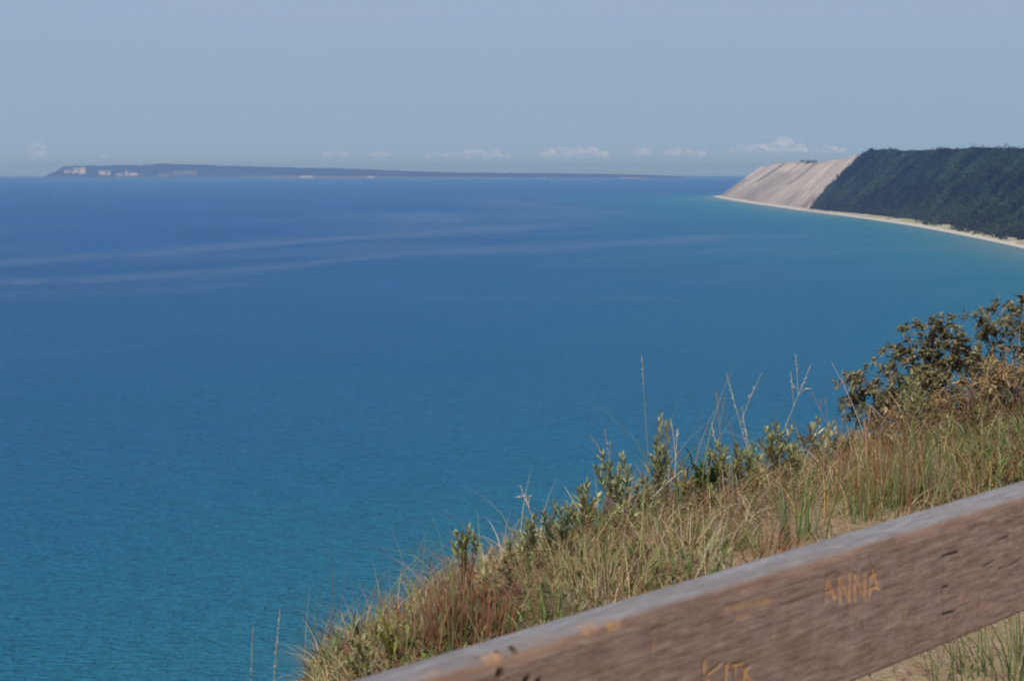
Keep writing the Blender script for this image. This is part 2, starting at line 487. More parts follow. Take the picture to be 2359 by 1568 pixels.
wob = (fbm(X / 350, Y / 350, 51, 4) - .5)
slick_sheen = np.zeros_like(X)
for pts, hw, inten in SL:
    px, py = zip(*pts)
    f = np.interp(fx, px, py); hw = hw * (.5 + 1.0 * fbm(fx / 160, fy * 0 + hw, 68, 2)); fade = np.clip((fx - px[0]) / 120, 0, 1) * np.clip((px[-1] - fx) / 160, 0, 1)
    q = (fy - f + wob * hw * 2.2) / hw
    slick_sheen = np.maximum(slick_sheen, inten * np.exp(-q * q) * fade)
gen = fbm(fx / 420, fy / 11 + .004 * fx, 61, 4)
zone = np.clip((fy - 425) / 40, 0, 1) * np.clip((720 - fy) / 160, 0, 1)
slick_sheen = np.clip(1.15 * slick_sheen * (.0 + 1.9 * fbm(fx / 70, fy / 6 + fx * .01, 66, 4)) + np.clip((gen - .53) / .2, 0, 1) * .45 * zone, 0, 1)
idx = np.arange(X.size).reshape(X.shape)
Fq = np.stack([idx[:-1, :-1], idx[:-1, 1:], idx[1:, 1:], idx[1:, :-1]], -1).reshape(-1, 4)[:, ::-1]
m, n, l, p, out = new_mat('lake_water')
co = n.new('ShaderNodeTexCoord').outputs['Object']
deep = mixrgb(n, l, noise(n, l, co, .0012, 4), (.018, .112, .315), (.028, .146, .375))
deep = mixrgb(n, l, math_node(n, l, 'MULTIPLY', noise(n, l, co, .010, 5, .6, .35, .65, (.35, 1.3, 1)), .35), deep, (.017, .12, .28))
c = mixrgb(n, l, attr(n, 'shallow').outputs['Fac'], deep, (.015, .225, .295))
c = mixrgb(n, l, attr(n, 'very').outputs['Fac'], c, (.17, .27, .30))
c = mixrgb(n, l, math_node(n, l, 'MULTIPLY', attr(n, 'slick_sheen').outputs['Fac'], .5), c, (.13, .22, .37))  # paler base colour stands in for sky reflected by the smoother slicks
l.new(c, p.inputs['Base Color'])
p.inputs['Roughness'].default_value = .4
p.inputs['IOR'].default_value = 1.33
p.inputs['Specular IOR Level'].default_value = .08
b1 = n.new('ShaderNodeBump'); b1.inputs['Distance'].default_value = 3.0; b1.inputs['Strength'].default_value = 1.0
l.new(noise(n, l, co, .36, 5, .6, .2, .8, (.7, 1.6, 1)), b1.inputs['Height'])
b2 = n.new('ShaderNodeBump'); b2.inputs['Distance'].default_value = 4.5; b2.inputs['Strength'].default_value = .7
l.new(noise(n, l, co, .05, 5, .65, .2, .8, (.6, 1.8, 1)), b2.inputs['Height'])
l.new(b1.outputs[0], b2.inputs['Normal']); l.new(b2.outputs[0], p.inputs['Normal'])
me = make_mesh('lake', np.stack([X, Y, Z], -1).reshape(-1, 3), Fq, {'shallow': shallow.ravel(), 'very': very.ravel(), 'slick_sheen': slick_sheen.ravel()}, True)
tag(link('lake', me, m), 'wide blue lake reaching the horizon', 'lake', kind='structure')

# ------------------------------------------------------------------ island on the horizon
IX = [104, 113, 117, 123, 134, 144, 153, 200, 250, 280, 320, 360, 385, 400, 420, 440, 470, 520, 600, 700, 800, 850, 900, 960, 1020, 1100, 1200, 1300, 1400, 1450, 1500, 1530, 1570]
IY = [409, 406, 402, 398.5, 396, 389, 384, 381.5, 382, 380.5, 380, 378, 377.5, 378.5, 378, 379, 380, 382.5, 384.5, 387, 388.5, 390, 392.5, 395, 396.5, 397.5, 398.5, 399.5, 400.5, 401.5, 403, 404, 406]
ID = 20000.0
nx, nk = 900, 26
xs = np.linspace(104, 1570, nx)
crest = np.interp(xs, IX, IY) + (fbm(xs / 14, xs * 0, 71, 4) - .5) * 2.2 * np.clip((406 - np.interp(xs, IX, IY)) / 8, .2, 1)
rows = []
tk = np.linspace(0, 1, nk)
for k, t in enumerate(tk):
    r = ID + t * 900 + 120 * (fbm(xs / 60, xs * 0 + 2, 75, 3) - .5)
    bx = (xs - 1179) / F
    ang = (HORIZON_Y - crest) / F - DIP            # elevation of the crest
    zc = 120 + ang * (ID + 900)
    z0 = -r ** 2 / (2 * R_EARTH)
    prof = min(1, (t / .75)) ** .55 if t < .99 else 1
    z = z0 - 1 + (zc - z0) * prof
    z = z + (fbm(xs / 5 + t * 40, t * 40 + xs * .1, 79, 3) - .5) * 16 * min(1, t * 6) * np.clip((zc - z0) / 100, .1, 1) * (1 if k < nk - 1 else 0)
    rows.append(np.stack([r * bx, r * np.ones(nx), z], -1))
for t, dz in ((1.3, -10), (1.8, -60), (2.6, -420)):
    q = rows[nk - 1].copy(); q *= np.array([1, 1, 1.0]); q[:, :2] *= (ID + t * 900) / (ID + 900); q[:, 2] = np.maximum(q[:, 2] + dz, -260); rows.append(q)
IP = np.stack(rows, 1); nkk = IP.shape[1]
tt = np.concatenate([tk, [1.3, 1.8, 2.6]])
XX = np.repeat(xs[:, None], nkk, 1); TT = np.repeat(tt[None], nx, 0)
# bare bluff scars: (x0, x1, t0, t1)
scar = np.zeros(XX.shape)
for x0, x1, t0, t1, s in ((152, 172, .16, .50, .9), (170, 188, .14, .60, 1), (186, 205, .10, .62, 1), (230, 252, .06, .36, .8), (250, 262, .05, .36, .9), (268, 292, .02, .16, .6), (292, 302, .02, .30, .9), (300, 325, .03, .17, .9), (135, 150, .02, .10, .5), (325, 340, .02, .10, .5), (365, 400, .02, .12, .35), (400, 460, .05, .28, .22)):
    q = np.clip((XX - x0) / 5, 0, 1) * np.clip((x1 - XX) / 5, 0, 1) * np.clip((TT - t0) / .04, 0, 1) * np.clip((t1 - TT) / .08, 0, 1)
    scar = np.maximum(scar, q * s * np.clip((fbm(XX / 9, TT * 5, 83, 3) - .1) / .4, 0, 1))
bch = np.clip(1 - np.abs(TT - .015) / .03, 0, 1) * np.clip((XX - 480) / 300, .15, .55)
for x0, x1, s in ((690, 727, .6), (845, 868, .6), (1012, 1024, .5), (1425, 1490, .6)):
    bch = np.maximum(bch, s * np.clip((XX - x0) / 6, 0, 1) * np.clip((x1 - XX) / 6, 0, 1) * (TT < .05))
topdune = np.clip(1 - np.abs(XX - 345) / 50, 0, 1) * np.clip((TT - .6) / .1, 0, 1) * np.clip((fbm(XX / 8, TT * 6, 85, 3) - .4) / .1, 0, 1) * .7
m, n, l, p, out = new_mat('island_land')
co = n.new('ShaderNodeTexCoord').outputs['Object']
c = mixrgb(n, l, noise(n, l, co, .01, 4), (.020, .032, .025), (.036, .05, .035))
c = mixrgb(n, l, attr(n, 'scar').outputs['Fac'], c, (.50, .40, .34))
l.new(c, p.inputs['Base Color']); p.inputs['Roughness'].default_value = .95; p.inputs['Specular IOR Level'].default_value = .1
idx = np.arange(nx * nkk).reshape(nx, nkk)
Fq = np.stack([idx[:-1, :-1], idx[1:, :-1], idx[1:, 1:], idx[:-1, 1:]], -1).reshape(-1, 4)
me = make_mesh('island', IP.reshape(-1, 3), Fq, {'scar': np.clip(np.maximum(np.maximum(scar, bch), topdune), 0, 1).ravel()}, True)
tag(link('island', me, m), 'long wooded island lying low on the horizon', 'island', kind='structure')

# lighthouse on the island's low end
m_white, n, l, p, out = new_mat('white_paint')
co = n.new('ShaderNodeTexCoord').outputs['Object']
l.new(mixrgb(n, l, noise(n, l, co, .5, 3), (.78, .77, .74), (.82, .81, .79)), p.inputs['Base Color'])
m_dark, n, l, p, out = new_mat('dark_roof'); p.inputs['Base Color'].default_value = (.05, .04, .04, 1)

def lathe(prof, sides=16, c=(1, 1, 1)):
    b = Buf(); V = []; 
    for r, z in prof:
        for k in range(sides):
            th = 2 * math.pi * k / sides; V.append((r * math.cos(th), r * math.sin(th), z))
    Fq = [[i * sides + k, i * sides + (k + 1) % sides, (i + 1) * sides + (k + 1) % sides, (i + 1) * sides + k] for i in range(len(prof) - 1) for k in range(sides)]
    b.add(V, Fq, c); return b
def boxq(b, c, s, taper=1.0, col=(1, 1, 1)):
    x, y, z = c; a, d, h = s[0] / 2, s[1] / 2, s[2]
    V = [(x - a, y - d, z), (x + a, y - d, z), (x + a, y + d, z), (x - a, y + d, z)]
    V += [(x - a * taper, y - d * taper, z + h), (x + a * taper, y - d * taper, z + h), (x + a * taper, y + d * taper, z + h), (x - a * taper, y + d * taper, z + h)]
    b.add(V, [[0, 3, 2, 1], [4, 5, 6, 7], [0, 1, 5, 4], [1, 2, 6, 5], [2, 3, 7, 6], [3, 0, 4, 7]], col)
base = np.array([ID * (1253 - 1179) / F, ID - 150, 0]); base[2] = -ID ** 2 / 2 / R_EARTH + 1
lt = tag(empty('lighthouse', base), 'tiny white lighthouse tower on the low shore of the far island', 'lighthouse')
link('tower', lathe([(4.6, -3), (4.2, 4), (3.4, 18), (2.9, 27), (3.6, 28), (3.6, 29), (0.1, 29)]).mesh('tower'), m_white, lt)
link('lantern', lathe([(2.0, 29), (2.0, 32), (2.4, 32.2), (0.1, 34.5)]).mesh('lantern'), m_dark, lt)
b = Buf(); boxq(b, (-13, 0, -3), (16, 10, 10)); kh = link('keepers_house', b.mesh('keepers_house'), m_white, lt)
b = Buf(); boxq(b, (-13, 0, 7), (17, 11, 4), .15); link('roof', b.mesh('roof'), m_dark, kh)

# motorboat far out on the left
bpnt = sea_pt(128, 450)
bt = tag(empty('motorboat', bpnt), 'tiny white motorboat far out on the lake at left', 'boat')
bt.scale = (.65, .65, .65)
b = Buf(); hs = []
for xx, w, z1 in ((-7, 1.9, 1.6), (-3, 2.2, 1.6), (2, 2.1, 1.9), (5, 1.2, 2.3), (7, .05, 2.6)):
    hs.append([(xx, -w, z1), (xx, -w * .7, -.5), (xx, w * .7, -.5), (xx, w, z1)])
hs = np.array(hs); V = hs.reshape(-1, 3)
Fq = [[i * 4 + k, (i + 1) * 4 + k, (i + 1) * 4 + (k + 1) % 4, i * 4 + (k + 1) % 4] for i in range(4) for k in range(4)] + [[0, 1, 2, 3]]
b.add(V, Fq, (1, 1, 1)); link('hull', b.mesh('hull'), m_white, bt)
b = Buf(); boxq(b, (-.8, 0, 1.6), (5.5, 2.8, 2.0), .75); cb = link('cabin', b.mesh('cabin'), m_white, bt)
b = Buf(); boxq(b, (.3, 0, 3.6), (2.0, 1.8, 1.1), .8); link('flybridge', b.mesh('flybridge'), m_white, cb)

# ------------------------------------------------------------------ far woods
def crown_quads(cx, cy, cz, rad, hgt, K, size, c0, shape=1.0):
    """K leaf-clump quads through the volume of each crown (vectorised over trees)"""
    N = len(cx)
    th = rng.uniform(0, 2 * math.pi, (N, K)); h = rng.uniform(0, 1, (N, K)) ** .8
    prof = np.sqrt(np.clip(1 - (np.abs(h - .42) / .6) ** 2, 0.02, 1)) if shape == 1.0 else np.clip(1.05 - h, .05, 1)
    lob = 1 + .28 * np.sin(th * 3 + rng.uniform(0, 6, (N, 1))) * np.sin(h * 7 + rng.uniform(0, 6, (N, 1)))
    r = prof * rad[:, None] * lob * rng.uniform(.55, 1.05, (N, K))
    P = np.stack([cx[:, None] + r * np.cos(th), cy[:, None] + r * np.sin(th), cz[:, None] + h * hgt[:, None]], -1)
    nrm = np.stack([np.cos(th) * .7, np.sin(th) * .7, (h - .3) * 1.4], -1) + rng.normal(0, .45, (N, K, 3)); nrm = norm(nrm)
    a = norm(np.cross(nrm, rng.normal(0, 1, (N, K, 3)))); b = np.cross(nrm, a)
    s = (size * rng.uniform(.6, 1.3, (N, K)))[..., None]
    q = np.stack([P - a * s, P - b * s * .7, P + a * s, P + b * s * .7], 2)
    col = np.repeat((c0[:, None, :] * rng.uniform(.75, 1.3, (N, K, 1)))[:, :, None, :], 4, 2)
    return q.reshape(-1, 3), col.reshape(-1, 3)

NT = 15000
u = rng.uniform(4.9, 14.0, NT * 2); t = rng.uniform(-.03, 1.12, NT * 2)
eu = 5.02 + .22 * (fbm(t * 6, t * 0 + 3.3, 21) - .5) 
P = headland(u, t)
keep = (u > eu + .02)
# keep density even on the ground: thin where stations crowd
P = P[keep]; u = u[keep]; t = t[keep]
clr = fbm(P[:, 0] / 60, P[:, 1] / 60, 91, 3)
keep = ~((t < .03) & (clr > .5)) 
P = P[keep]; u = u[keep]; t = t[keep]
# scattered trees reaching into the grass strip at the foot
u2 = rng.uniform(8.2, 13.5, 700); t2 = -rng.uniform(0, .75, 700) ** 1.6
P2 = headland(u2, t2); k2 = fbm(P2[:, 0] / 70, P2[:, 1] / 70, 93, 3) > .47
P = np.concatenate([P, P2[k2]]); t = np.concatenate([t, t2[k2]])
N = len(P)
hgt = rng.uniform(8, 14, N) * (.75 + .5 * fbm(P[:, 0] / 40, P[:, 1] / 40, 95, 2)); hgt = np.where(t > .97, hgt * .75, hgt * (.8 + .5 * (rng.uniform(0, 1, N) > .8)))
rad = hgt * rng.uniform(.33, .48, N)
cc = np.array([mixc((.022, .044, .018), (.036, .056, .020), (.014, .034, .016)) for _ in range(N)])
cc = cc * (.4 + 1.8 * np.clip(fbm(P[:, 0] / 45, P[:, 1] / 45, 97, 3) * 1.6 - .4, 0, 1))[:, None] * rng.uniform(.6, 1.5, (N, 1))
lowmix = np.clip(.35 - t, 0, .35)[:, None] / .35
cc = cc * (1 - lowmix * .5) + np.array([.060, .072, .028]) * lowmix * .5
V, Cq = crown_quads(P[:, 0], P[:, 1], P[:, 2] - 1.0, rad, hgt, 34, 1.55, cc)
me = make_mesh('forest', V, np.arange(len(V)).reshape(-1, 4), {'Col': Cq})
tag(link('forest', me, M_TREE), 'dense dark green forest covering the headland slope', 'forest', kind='stuff')

def far_tree(name, label, base, h, r, cat='tree', group=None, shape=1.0, col=(.018, .027, .014)):
    o = tag(empty(name, base), label, cat, group)
    b = Buf(); tube(b, [(0, 0, -1), (.1, 0, h * .4), (0, .1, h * .8)], h * .025, h * .008, (.09, .07, .055), 6)
    for k in range(5):
        th = k * 1.3; tube(b, [(0, 0, h * .3 + k * .08 * h), (math.cos(th) * r * .6, math.sin(th) * r * .6, h * .45 + k * .09 * h)], h * .01, h * .004, (.09, .07, .055), 4)
    link('trunk', b.mesh('trunk'), M_BARK, o)
    V, Cq = crown_quads(np.array([0.]), np.array([0.]), np.array([h * .12]), np.array([r]), np.array([h * .9]), 340, max(.8, h * .09), np.array([col]), shape)
    link('crown', make_mesh('crown', V, np.arange(len(V)).reshape(-1, 4), {'Col': Cq}), M_TREE, o)
    return o
def at_head(u, t): return headland(np.array([u]), np.array([t]))[0]
for uq, tq, h, r, lab in ((5.55, 1.0, 15, 6.5, 'tall dark tree standing above the hill crest where dune meets forest'),
                          (5.40, 1.0, 9, 5, 'low rounded tree just left of the tall crest tree'),
                          (5.78, 1.0, 12, 6, 'broad tree on the hill crest right beside the tall crest tree')):
    far_tree('tree', lab, at_head(uq, tq), h, r, group='trees on the hill crest')
for uq, tq, h, r, lab in ((1.95, 1.0, 9, 10, 'left of three low dark bushes on the bare dune crest'),
                          (2.3, 1.0, 14, 13, 'middle and highest of three dark bushes on the bare dune crest'),
                          (2.65, 1.0, 10, 12, 'right of three low dark bushes on the bare dune crest')):
    far_tree('dune_bush', lab, at_head(uq, tq) - np.array([0, 0, h * .38]), h, r, 'bush', 'bushes on the dune crest')
far_tree('pointed_tree', 'small pointed tree sticking out at the sandy forest edge halfway up the dune', at_head(4.98, .55), 13, 3, shape=2)
for uq, tq, h, r, lab in ((10.95, -.15, 12, 5.5, 'dark tree at the beach edge left of a sandy gap'),
                          (11.25, -.10, 11, 5.0, 'round dark tree beside a sandy gap above the beach'),
                          (11.75, -.30, 12, 6.0, 'dark tree standing out towards the beach near the right picture edge'),
                          (11.95, -.38, 10, 5.0, 'tree nearest the beach at the right picture edge')):
    far_tree('tree', lab, at_head(uq, tq), h, r, group='trees at the beach edge', col=(.026, .033, .016))

# ------------------------------------------------------------------ clouds low over the horizon
m_cloud = bpy.data.materials.new('cloud_vapour'); m_cloud.use_nodes = True
n, l = m_cloud.node_tree.nodes, m_cloud.node_tree.links
n.clear(); o = n.new('ShaderNodeOutputMaterial')
df = n.new('ShaderNodeBsdfDiffuse'); df.inputs['Color'].default_value = (.80, .66, .66, 1)
tp = n.new('ShaderNodeBsdfTransparent'); ms = n.new('ShaderNodeMixShader')
l.new(math_node(n, l, 'MULTIPLY', noise(n, l, n.new('ShaderNodeTexCoord').outputs['Object'], .0016, 4, .6, .2, .8), .16), ms.inputs[0])
l.new(tp.outputs[0], ms.inputs[1]); l.new(df.outputs[0], ms.inputs[2]); l.new(ms.outputs[0], o.inputs['Surface'])
CD = 85000.0
def cloud(x, y, w, h, label, n_puffs=14):
    c = W(x, y, CD); k = CD / F; w *= 1.15; h *= 1.25
    b = Buf()
    bmv = []
    from mathutils import noise as mn
    import bmesh
    bm = bmesh.new()
    for i in range(n_puffs):
        q = random.uniform(-1, 1); hh = (1 - q * q) ** .7
        pr = random.uniform(.16, .34) * h * k * (0.5 + hh)
        px = q * w / 2 * k; pz = random.uniform(0, 1) ** 1.3 * h * .6 * hh * k
        ret = bmesh.ops.create_icosphere(bm, subdivisions=2, radius=pr)
        for vv in ret['verts']:
            vv.co.z *= .75; vv.co.x *= 1.25
            vv.co += vv.co.normalized() * (mn.noise(vv.co / (pr * .6) + Vector((i * 3.1, 0, 0))) * pr * .35)
            vv.co += Vector((px, random.uniform(-.01, .01), pz)) + Vector((0, math.sin(i * 2.4) * w * .15 * k, 0))
    ret = bmesh.ops.create_icosphere(bm, subdivisions=3, radius=1)
    for vv in ret['verts']:
        vv.co = Vector((vv.co.x * w * .47 * k, vv.co.y * w * .2 * k, vv.co.z * h * .13 * k * (1 + .5 * mn.noise(vv.co * 3))))
    me = bpy.data.meshes.new('cloud'); bm.to_mesh(me); bm.free()
    ob = link('cloud', me, m_cloud); ob.location = c
    rm = ob.modifiers.new('fuse', 'REMESH'); rm.mode = 'VOXEL'; rm.voxel_size = h * k * .05; rm.use_smooth_shade = True
    tag(ob, label, 'cloud', 'low clouds along the horizon')
cloud(92, 356, 34, 26, 'small lone puffy cloud above the left end of the island')
cloud(240, 361, 18, 9, 'tiny faint cloud above the middle of the left island bluffs', 6)
cloud(775, 357, 60, 11, 'thin faint cloud above the island left of the others')
cloud(875, 358, 50, 10, 'small faint flat cloud second in the row over the island')
cloud(1080, 360, 175, 16, 'long low pinkish cloud over the middle of the island', 22)
cloud(1322, 358, 135, 27, 'puffy humped pinkish cloud right above the lighthouse', 22)
cloud(1480, 356, 45, 16, 'small pale cloud right of the humped cloud', 8)
cloud(1580, 355, 90, 17, 'faint wide pale cloud between humped cloud and the dune')
cloud(1730, 347, 80, 19, 'flat pink cloud behind the top of the dune on its left')
cloud(1800, 347, 95, 29, 'largest bright puffy cloud standing above the dune', 20)
cloud(1900, 349, 85, 14, 'faint cloud behind the dune between crest bushes and forest')

# ------------------------------------------------------------------ wooden rail
def P2(px, py): return px / 2560 * 2358, py / 2560 * 2358
d1, d2 = ray(*P2(2560, 1237)), ray(*P2(2560, 1534))
BH = .286
Yr = BH / (d1[2] / d1[1] - d2[2] / d2[1])
PR = EYE + d1 * (Yr / d1[1])                         # front top edge at the right picture border
# rail direction from its vanishing point on the level line
dv = ray(P2(5265, 0)[0], HORIZON_Y - DIP * F); RD = norm(np.array([dv[0], dv[1], 0]))
RN = np.array([RD[1], -RD[0], 0])                    # towards the camera
db = ray(*P2(2560, 1197)); kb = (PR[2] - EYE[2]) / db[2]; PB = EYE + db * kb
BW = abs((PB - PR) @ RN)
def on_face(cx, cy):                                 # frame px (2560 scale) -> (along, up) on the front face
    d = ray(*P2(cx, cy)); k = ((PR - EYE) @ RN) / (d @ RN); p = EYE + d * k - PR
    return p @ RD, p[2] + BH
L0, L1 = -2.9, 1.8
na = 1750
sa = np.linspace(L0, L1, na)
prof = []                                            # (depth towards back, up, face weight, top weight)
nf = 150
for k in range(nf + 1): prof.append((0, BH * k / nf))
nr = 6; rr_ = .010
pf = [(0, z) for _, z in prof if z < BH - rr_ and z > .004]
pf += [(rr_ - rr_ * math.cos(th), BH - rr_ + rr_ * math.sin(th)) for th in np.linspace(0, math.pi / 2, nr)]
pf += [(q, BH) for q in np.linspace(rr_, BW - rr_, 14)[1:-1]]
pf += [(BW - rr_ + rr_ * math.sin(th), BH - rr_ + rr_ * math.cos(th)) for th in np.linspace(0, math.pi / 2, 4)]
pf += [(BW, .1), (BW, .005), (BW - .005, 0), (.005, 0)]
pf = np.array(pf); npf = len(pf)
SA, KK = np.meshgrid(sa, np.arange(npf), indexing='ij')
DEP = pf[KK, 0].copy(); HT = pf[KK, 1].copy()
isf = (DEP < 1e-6)
top_w = np.clip((HT - (BH - .006)) / .005, 0, 1)
near_edge = np.clip((HT - (BH - .028)) / .022, 0, 1) * (DEP < .028)
wear = fbm(SA * 5, SA * 0 + 5, 101, 5)
# worn front arris: eaten away unevenly
eat = np.clip(wear - .35, 0, 1) * .04 * np.clip(.6 - .25 * SA, .5, 1.1)
we = np.clip((HT - (BH - .03)) / .03, 0, 1) * np.clip(1 - DEP / .03, 0, 1)
DEP += eat * we * .6; HT -= eat * we * .7
HT += .004 * (fbm(SA * 1.2, SA * 0, 103, 3) - .5) * top_w
# carved letters and scratches: (points in frame px, half width m, depth m, orange, dark)
def c7(*q): return [(1600 + x * .407, 1200 + y * .407) for x, y in q]
def c6(*q): return [(1000 + x * .333, 1180 + y * .333) for x, y in q]
LET = []
def stroke(pts, hw=.0032, dep=.003, orange=1.0, dark=0.0): LET.append((pts, hw, dep, orange, dark))
for s in (((1140, 758), (1152, 592)), ((1152, 592), (1198, 722)), ((1143, 690), (1186, 672)),
          ((1232, 748), (1226, 580)), ((1226, 580), (1288, 742)), ((1288, 742), (1288, 566)),
          ((1322, 742), (1320, 570)), ((1320, 570), (1384, 722)), ((1384, 722), (1378, 560)),
          ((1406, 722), (1430, 540)), ((1430, 540), (1466, 668)), ((1412, 664), (1452, 654))):
    stroke(c7(*s), .0034, .004, 1.0)
stroke(c7((1415, 588), (1446, 578)), .006, .004, 1, .35)
for s in (((398, 1110), (384, 1290)), ((492, 1128), (405, 1200)), ((405, 1200), (470, 1280)), ((532, 1130), (520, 1290)),
          ((565, 1133), (628, 1122)), ((588, 1128), (580, 1290)), ((640, 1150), (650, 1290)), ((672, 1138), (646, 1170)), ((648, 1175), (700, 1260))):
    stroke(c7(*s), .0034, .004, 1.0)
for s in (((1862, 470), (1862, 828)), ):
    stroke(c7(*s), .0014, .003, 0, .5)
for s in (((1857, 468), (1952, 440)), ((1864, 660), (1893, 650)), ((1862, 826), (1930, 808))):
    stroke(c7(*s), .0030, .005, 0, .7)
for s in (((2205, 368), (2262, 345)), ((2108, 534), (2178, 492)), ((2205, 546), (2235, 536)), ((2275, 522), (2340, 480))):
    stroke(c7(*s), .0024, .003, 0, .55)
for s in (((1972, 690), (1962, 792)), ((2106, 702), (2094, 822)), ((2138, 700), (2126, 785)), ((2098, 748), (2132, 740)), ((88, 965), (82, 1062)), ((252, 1060), (256, 1090)), ((1660, 620), (1650, 655)), ((1640, 780), (1630, 880)), ((1290, 760), (1290, 880)), ((1345, 740), (1338, 800))):
    stroke(c7(*s), .0020, .0015, .5)
stroke(c7((530, 790), (640, 765), (800, 735)), .007, .001, .4)
stroke(c7((600, 840), (655, 825)), .006, .001, .3)
for x, y, r in ((790, 1345, .006), (897, 1343, .0065), (635, 1395, .005), (755, 1510, .008), (955, 1560, .007), (1040, 1570, .006)):
    stroke(c6((x, y), (x + 4, y)), r, .006, .3, .9)
for x, y, r, q in ((1430, 1155, .012, .8), (1610, 1150, .009, .6), (720, 1390, .012, .7), (250, 1480, .014, .6)):
    stroke(c6((x - 25, y + 6), (x + 25, y - 6)), r, .001, q)
DEP *= 1 - .13 * np.clip(-SA, 0, 2.2)
orange = np.zeros(SA.shape); dark = np.zeros(SA.shape); dig = np.zeros(SA.shape)
jit = (fbm(SA * 160, HT * 160, 107, 3) - .5)
patch = np.clip((fbm(SA * 70, HT * 70, 109, 3) - .22) / .3, .25, 1)
for pts, hw, dep, orr, dk in LET:
    f = [on_face(*q) for q in pts]
    dmin = np.full(SA.shape, 9.0)
    for (s0, v0), (s1, v1) in zip(f[:-1], f[1:]):
        dx, dy = s1 - s0, v1 - v0; LL = dx * dx + dy * dy + 1e-12
        t = np.clip(((SA - s0) * dx + (HT - v0) * dy) / LL, 0, 1)
        dmin = np.minimum(dmin, np.hypot(SA - s0 - t * dx, HT - v0 - t * dy))
    w = np.clip(1.35 - (dmin + jit * hw * .9) / hw, 0, 1) * (DEP < .02)
    orange = np.maximum(orange, w * orr * patch); dark = np.maximum(dark, w * dk); dig = np.maximum(dig, w * dep)
DEP = DEP + dig
# fine relief of the weathered face: grain furrows along, tool dents across
grain = (fbm(SA * 3, HT * 190 + 2 * fbm(SA * 2, HT * 10, 113), 115, 3) - .5) * .0016
dent = np.clip(fbm(SA * 110, HT * 9, 117, 3) - .56, 0, 1) * .004 * np.clip((SA + 1.15) / .5, .15, 1)
DEP = DEP + (grain + dent) * isf
HT = HT + (fbm(SA * 4, DEP * 260, 119, 3) - .5) * .0015 * top_w
pos = PR[None, None] - np.array([0, 0, BH]) + RD * SA[..., None] - RN * DEP[..., None] + np.array([0, 0, 1.0]) * HT[..., None]
rail_base = np.array([*(PR + RD * (-1.0) - RN * BW / 2)[:2], 0]); rail_base[2] = float(ground_z(rail_base[0], rail_base[1]))
idx = np.arange(na * npf).reshape(na, npf); nxt = np.roll(idx, -1, 1)
Fq = np.stack([idx[:-1], idx[1:], nxt[1:], nxt[:-1]], -1).reshape(-1, 4)[:, ::-1]
scr = np.clip((fbm(SA * 120 + 3 * fbm(SA * 8, HT * 30, 125), HT * 22, 121, 3) - .55) / .12, 0, 1) * np.clip(fbm(SA * 9, HT * 14, 123, 2) * 3 - 1, 0, 1) * np.clip((SA + 1.25) / .6, .1, 1) * isf
edgew = np.clip(near_edge * (.2 + 1.6 * np.clip(wear - .3, 0, 1)) * np.clip(.55 - .5 * SA, .4, 1.2) * (1 - .75 * top_w), 0, 1)
m, n, l, p, out = new_mat('weathered_wood')
gx = attr(n, 'grain_pos').outputs['Vector']
g1 = noise(n, l, gx, 5, 7, .7, .39, .63, (2.4, 15, 15))
g2 = noise(n, l, gx, 14, 5, .7, .35, .65, (.6, 60, 60))
g3 = noise(n, l, gx, 2.5, 5, .65, .38, .62, (1, 6, 6))
g5 = noise(n, l, gx, 28, 5, .65, .38, .64)
g4 = noise(n, l, gx, 9, 6, .75, .45, .62, (.9, 8, 8))
brown = mixrgb(n, l, g1, (.22, .12, .088), (.62, .43, .35))
brown = mixrgb(n, l, math_node(n, l, 'MULTIPLY', g2, .45), brown, (.42, .32, .28))
brown = mixrgb(n, l, math_node(n, l, 'MULTIPLY', g3, .35), brown, (.27, .15, .095))
brown = mixrgb(n, l, math_node(n, l, 'MULTIPLY', attr(n, 'scratch').outputs['Fac'], .7), brown, (.45, .34, .30))
grey = mixrgb(n, l, g1, (.35, .325, .33), (.52, .485, .49))
grey = mixrgb(n, l, math_node(n, l, 'MULTIPLY', g3, .5), grey, (.34, .28, .26))
brown = mixrgb(n, l, math_node(n, l, 'MULTIPLY', g5, .35), brown, (.25, .165, .135))
brown = mixrgb(n, l, math_node(n, l, 'MULTIPLY', g4, .45), brown, (.47, .345, .275))
grey = mixrgb(n, l, math_node(n, l, 'MULTIPLY', g4, .4), grey, (.27, .245, .24))
c = mixrgb(n, l, attr(n, 'top').outputs['Fac'], brown, grey)
c = mixrgb(n, l, attr(n, 'edge').outputs['Fac'], c, (.47, .29, .19))
c = mixrgb(n, l, attr(n, 'orange').outputs['Fac'], c, (.85, .45, .17))
c = mixrgb(n, l, attr(n, 'dark').outputs['Fac'], c, (.035, .018, .014))
l.new(c, p.inputs['Base Color']); p.inputs['Roughness'].default_value = .85; p.inputs['Specular IOR Level'].default_value = .15
bp = n.new('ShaderNodeBump'); bp.inputs['Distance'].default_value = .004; bp.inputs['Strength'].default_value = .8
l.new(math_node(n, l, 'ADD', g2, g1), bp.inputs['Height']); l.new(bp.outputs[0], p.inputs['Normal'])
me = make_mesh('beam', pos.reshape(-1, 3) - rail_base, Fq, {'top': top_w.ravel(), 'edge': edgew.ravel(), 'orange': orange.ravel(), 'dark': dark.ravel(), 'scratch': scr.ravel()}, True)
at = me.attributes.new('grain_pos', 'FLOAT_VECTOR', 'POINT')
at.data.foreach_set('vector', np.ascontiguousarray(np.stack([SA, HT, DEP], -1).reshape(-1, 3), np.float32).ravel())
rail = tag(empty('wooden_railing', rail_base), 'weathered wooden plank railing with carved names in front of the grass', 'railing')
link('beam', me, m, rail)
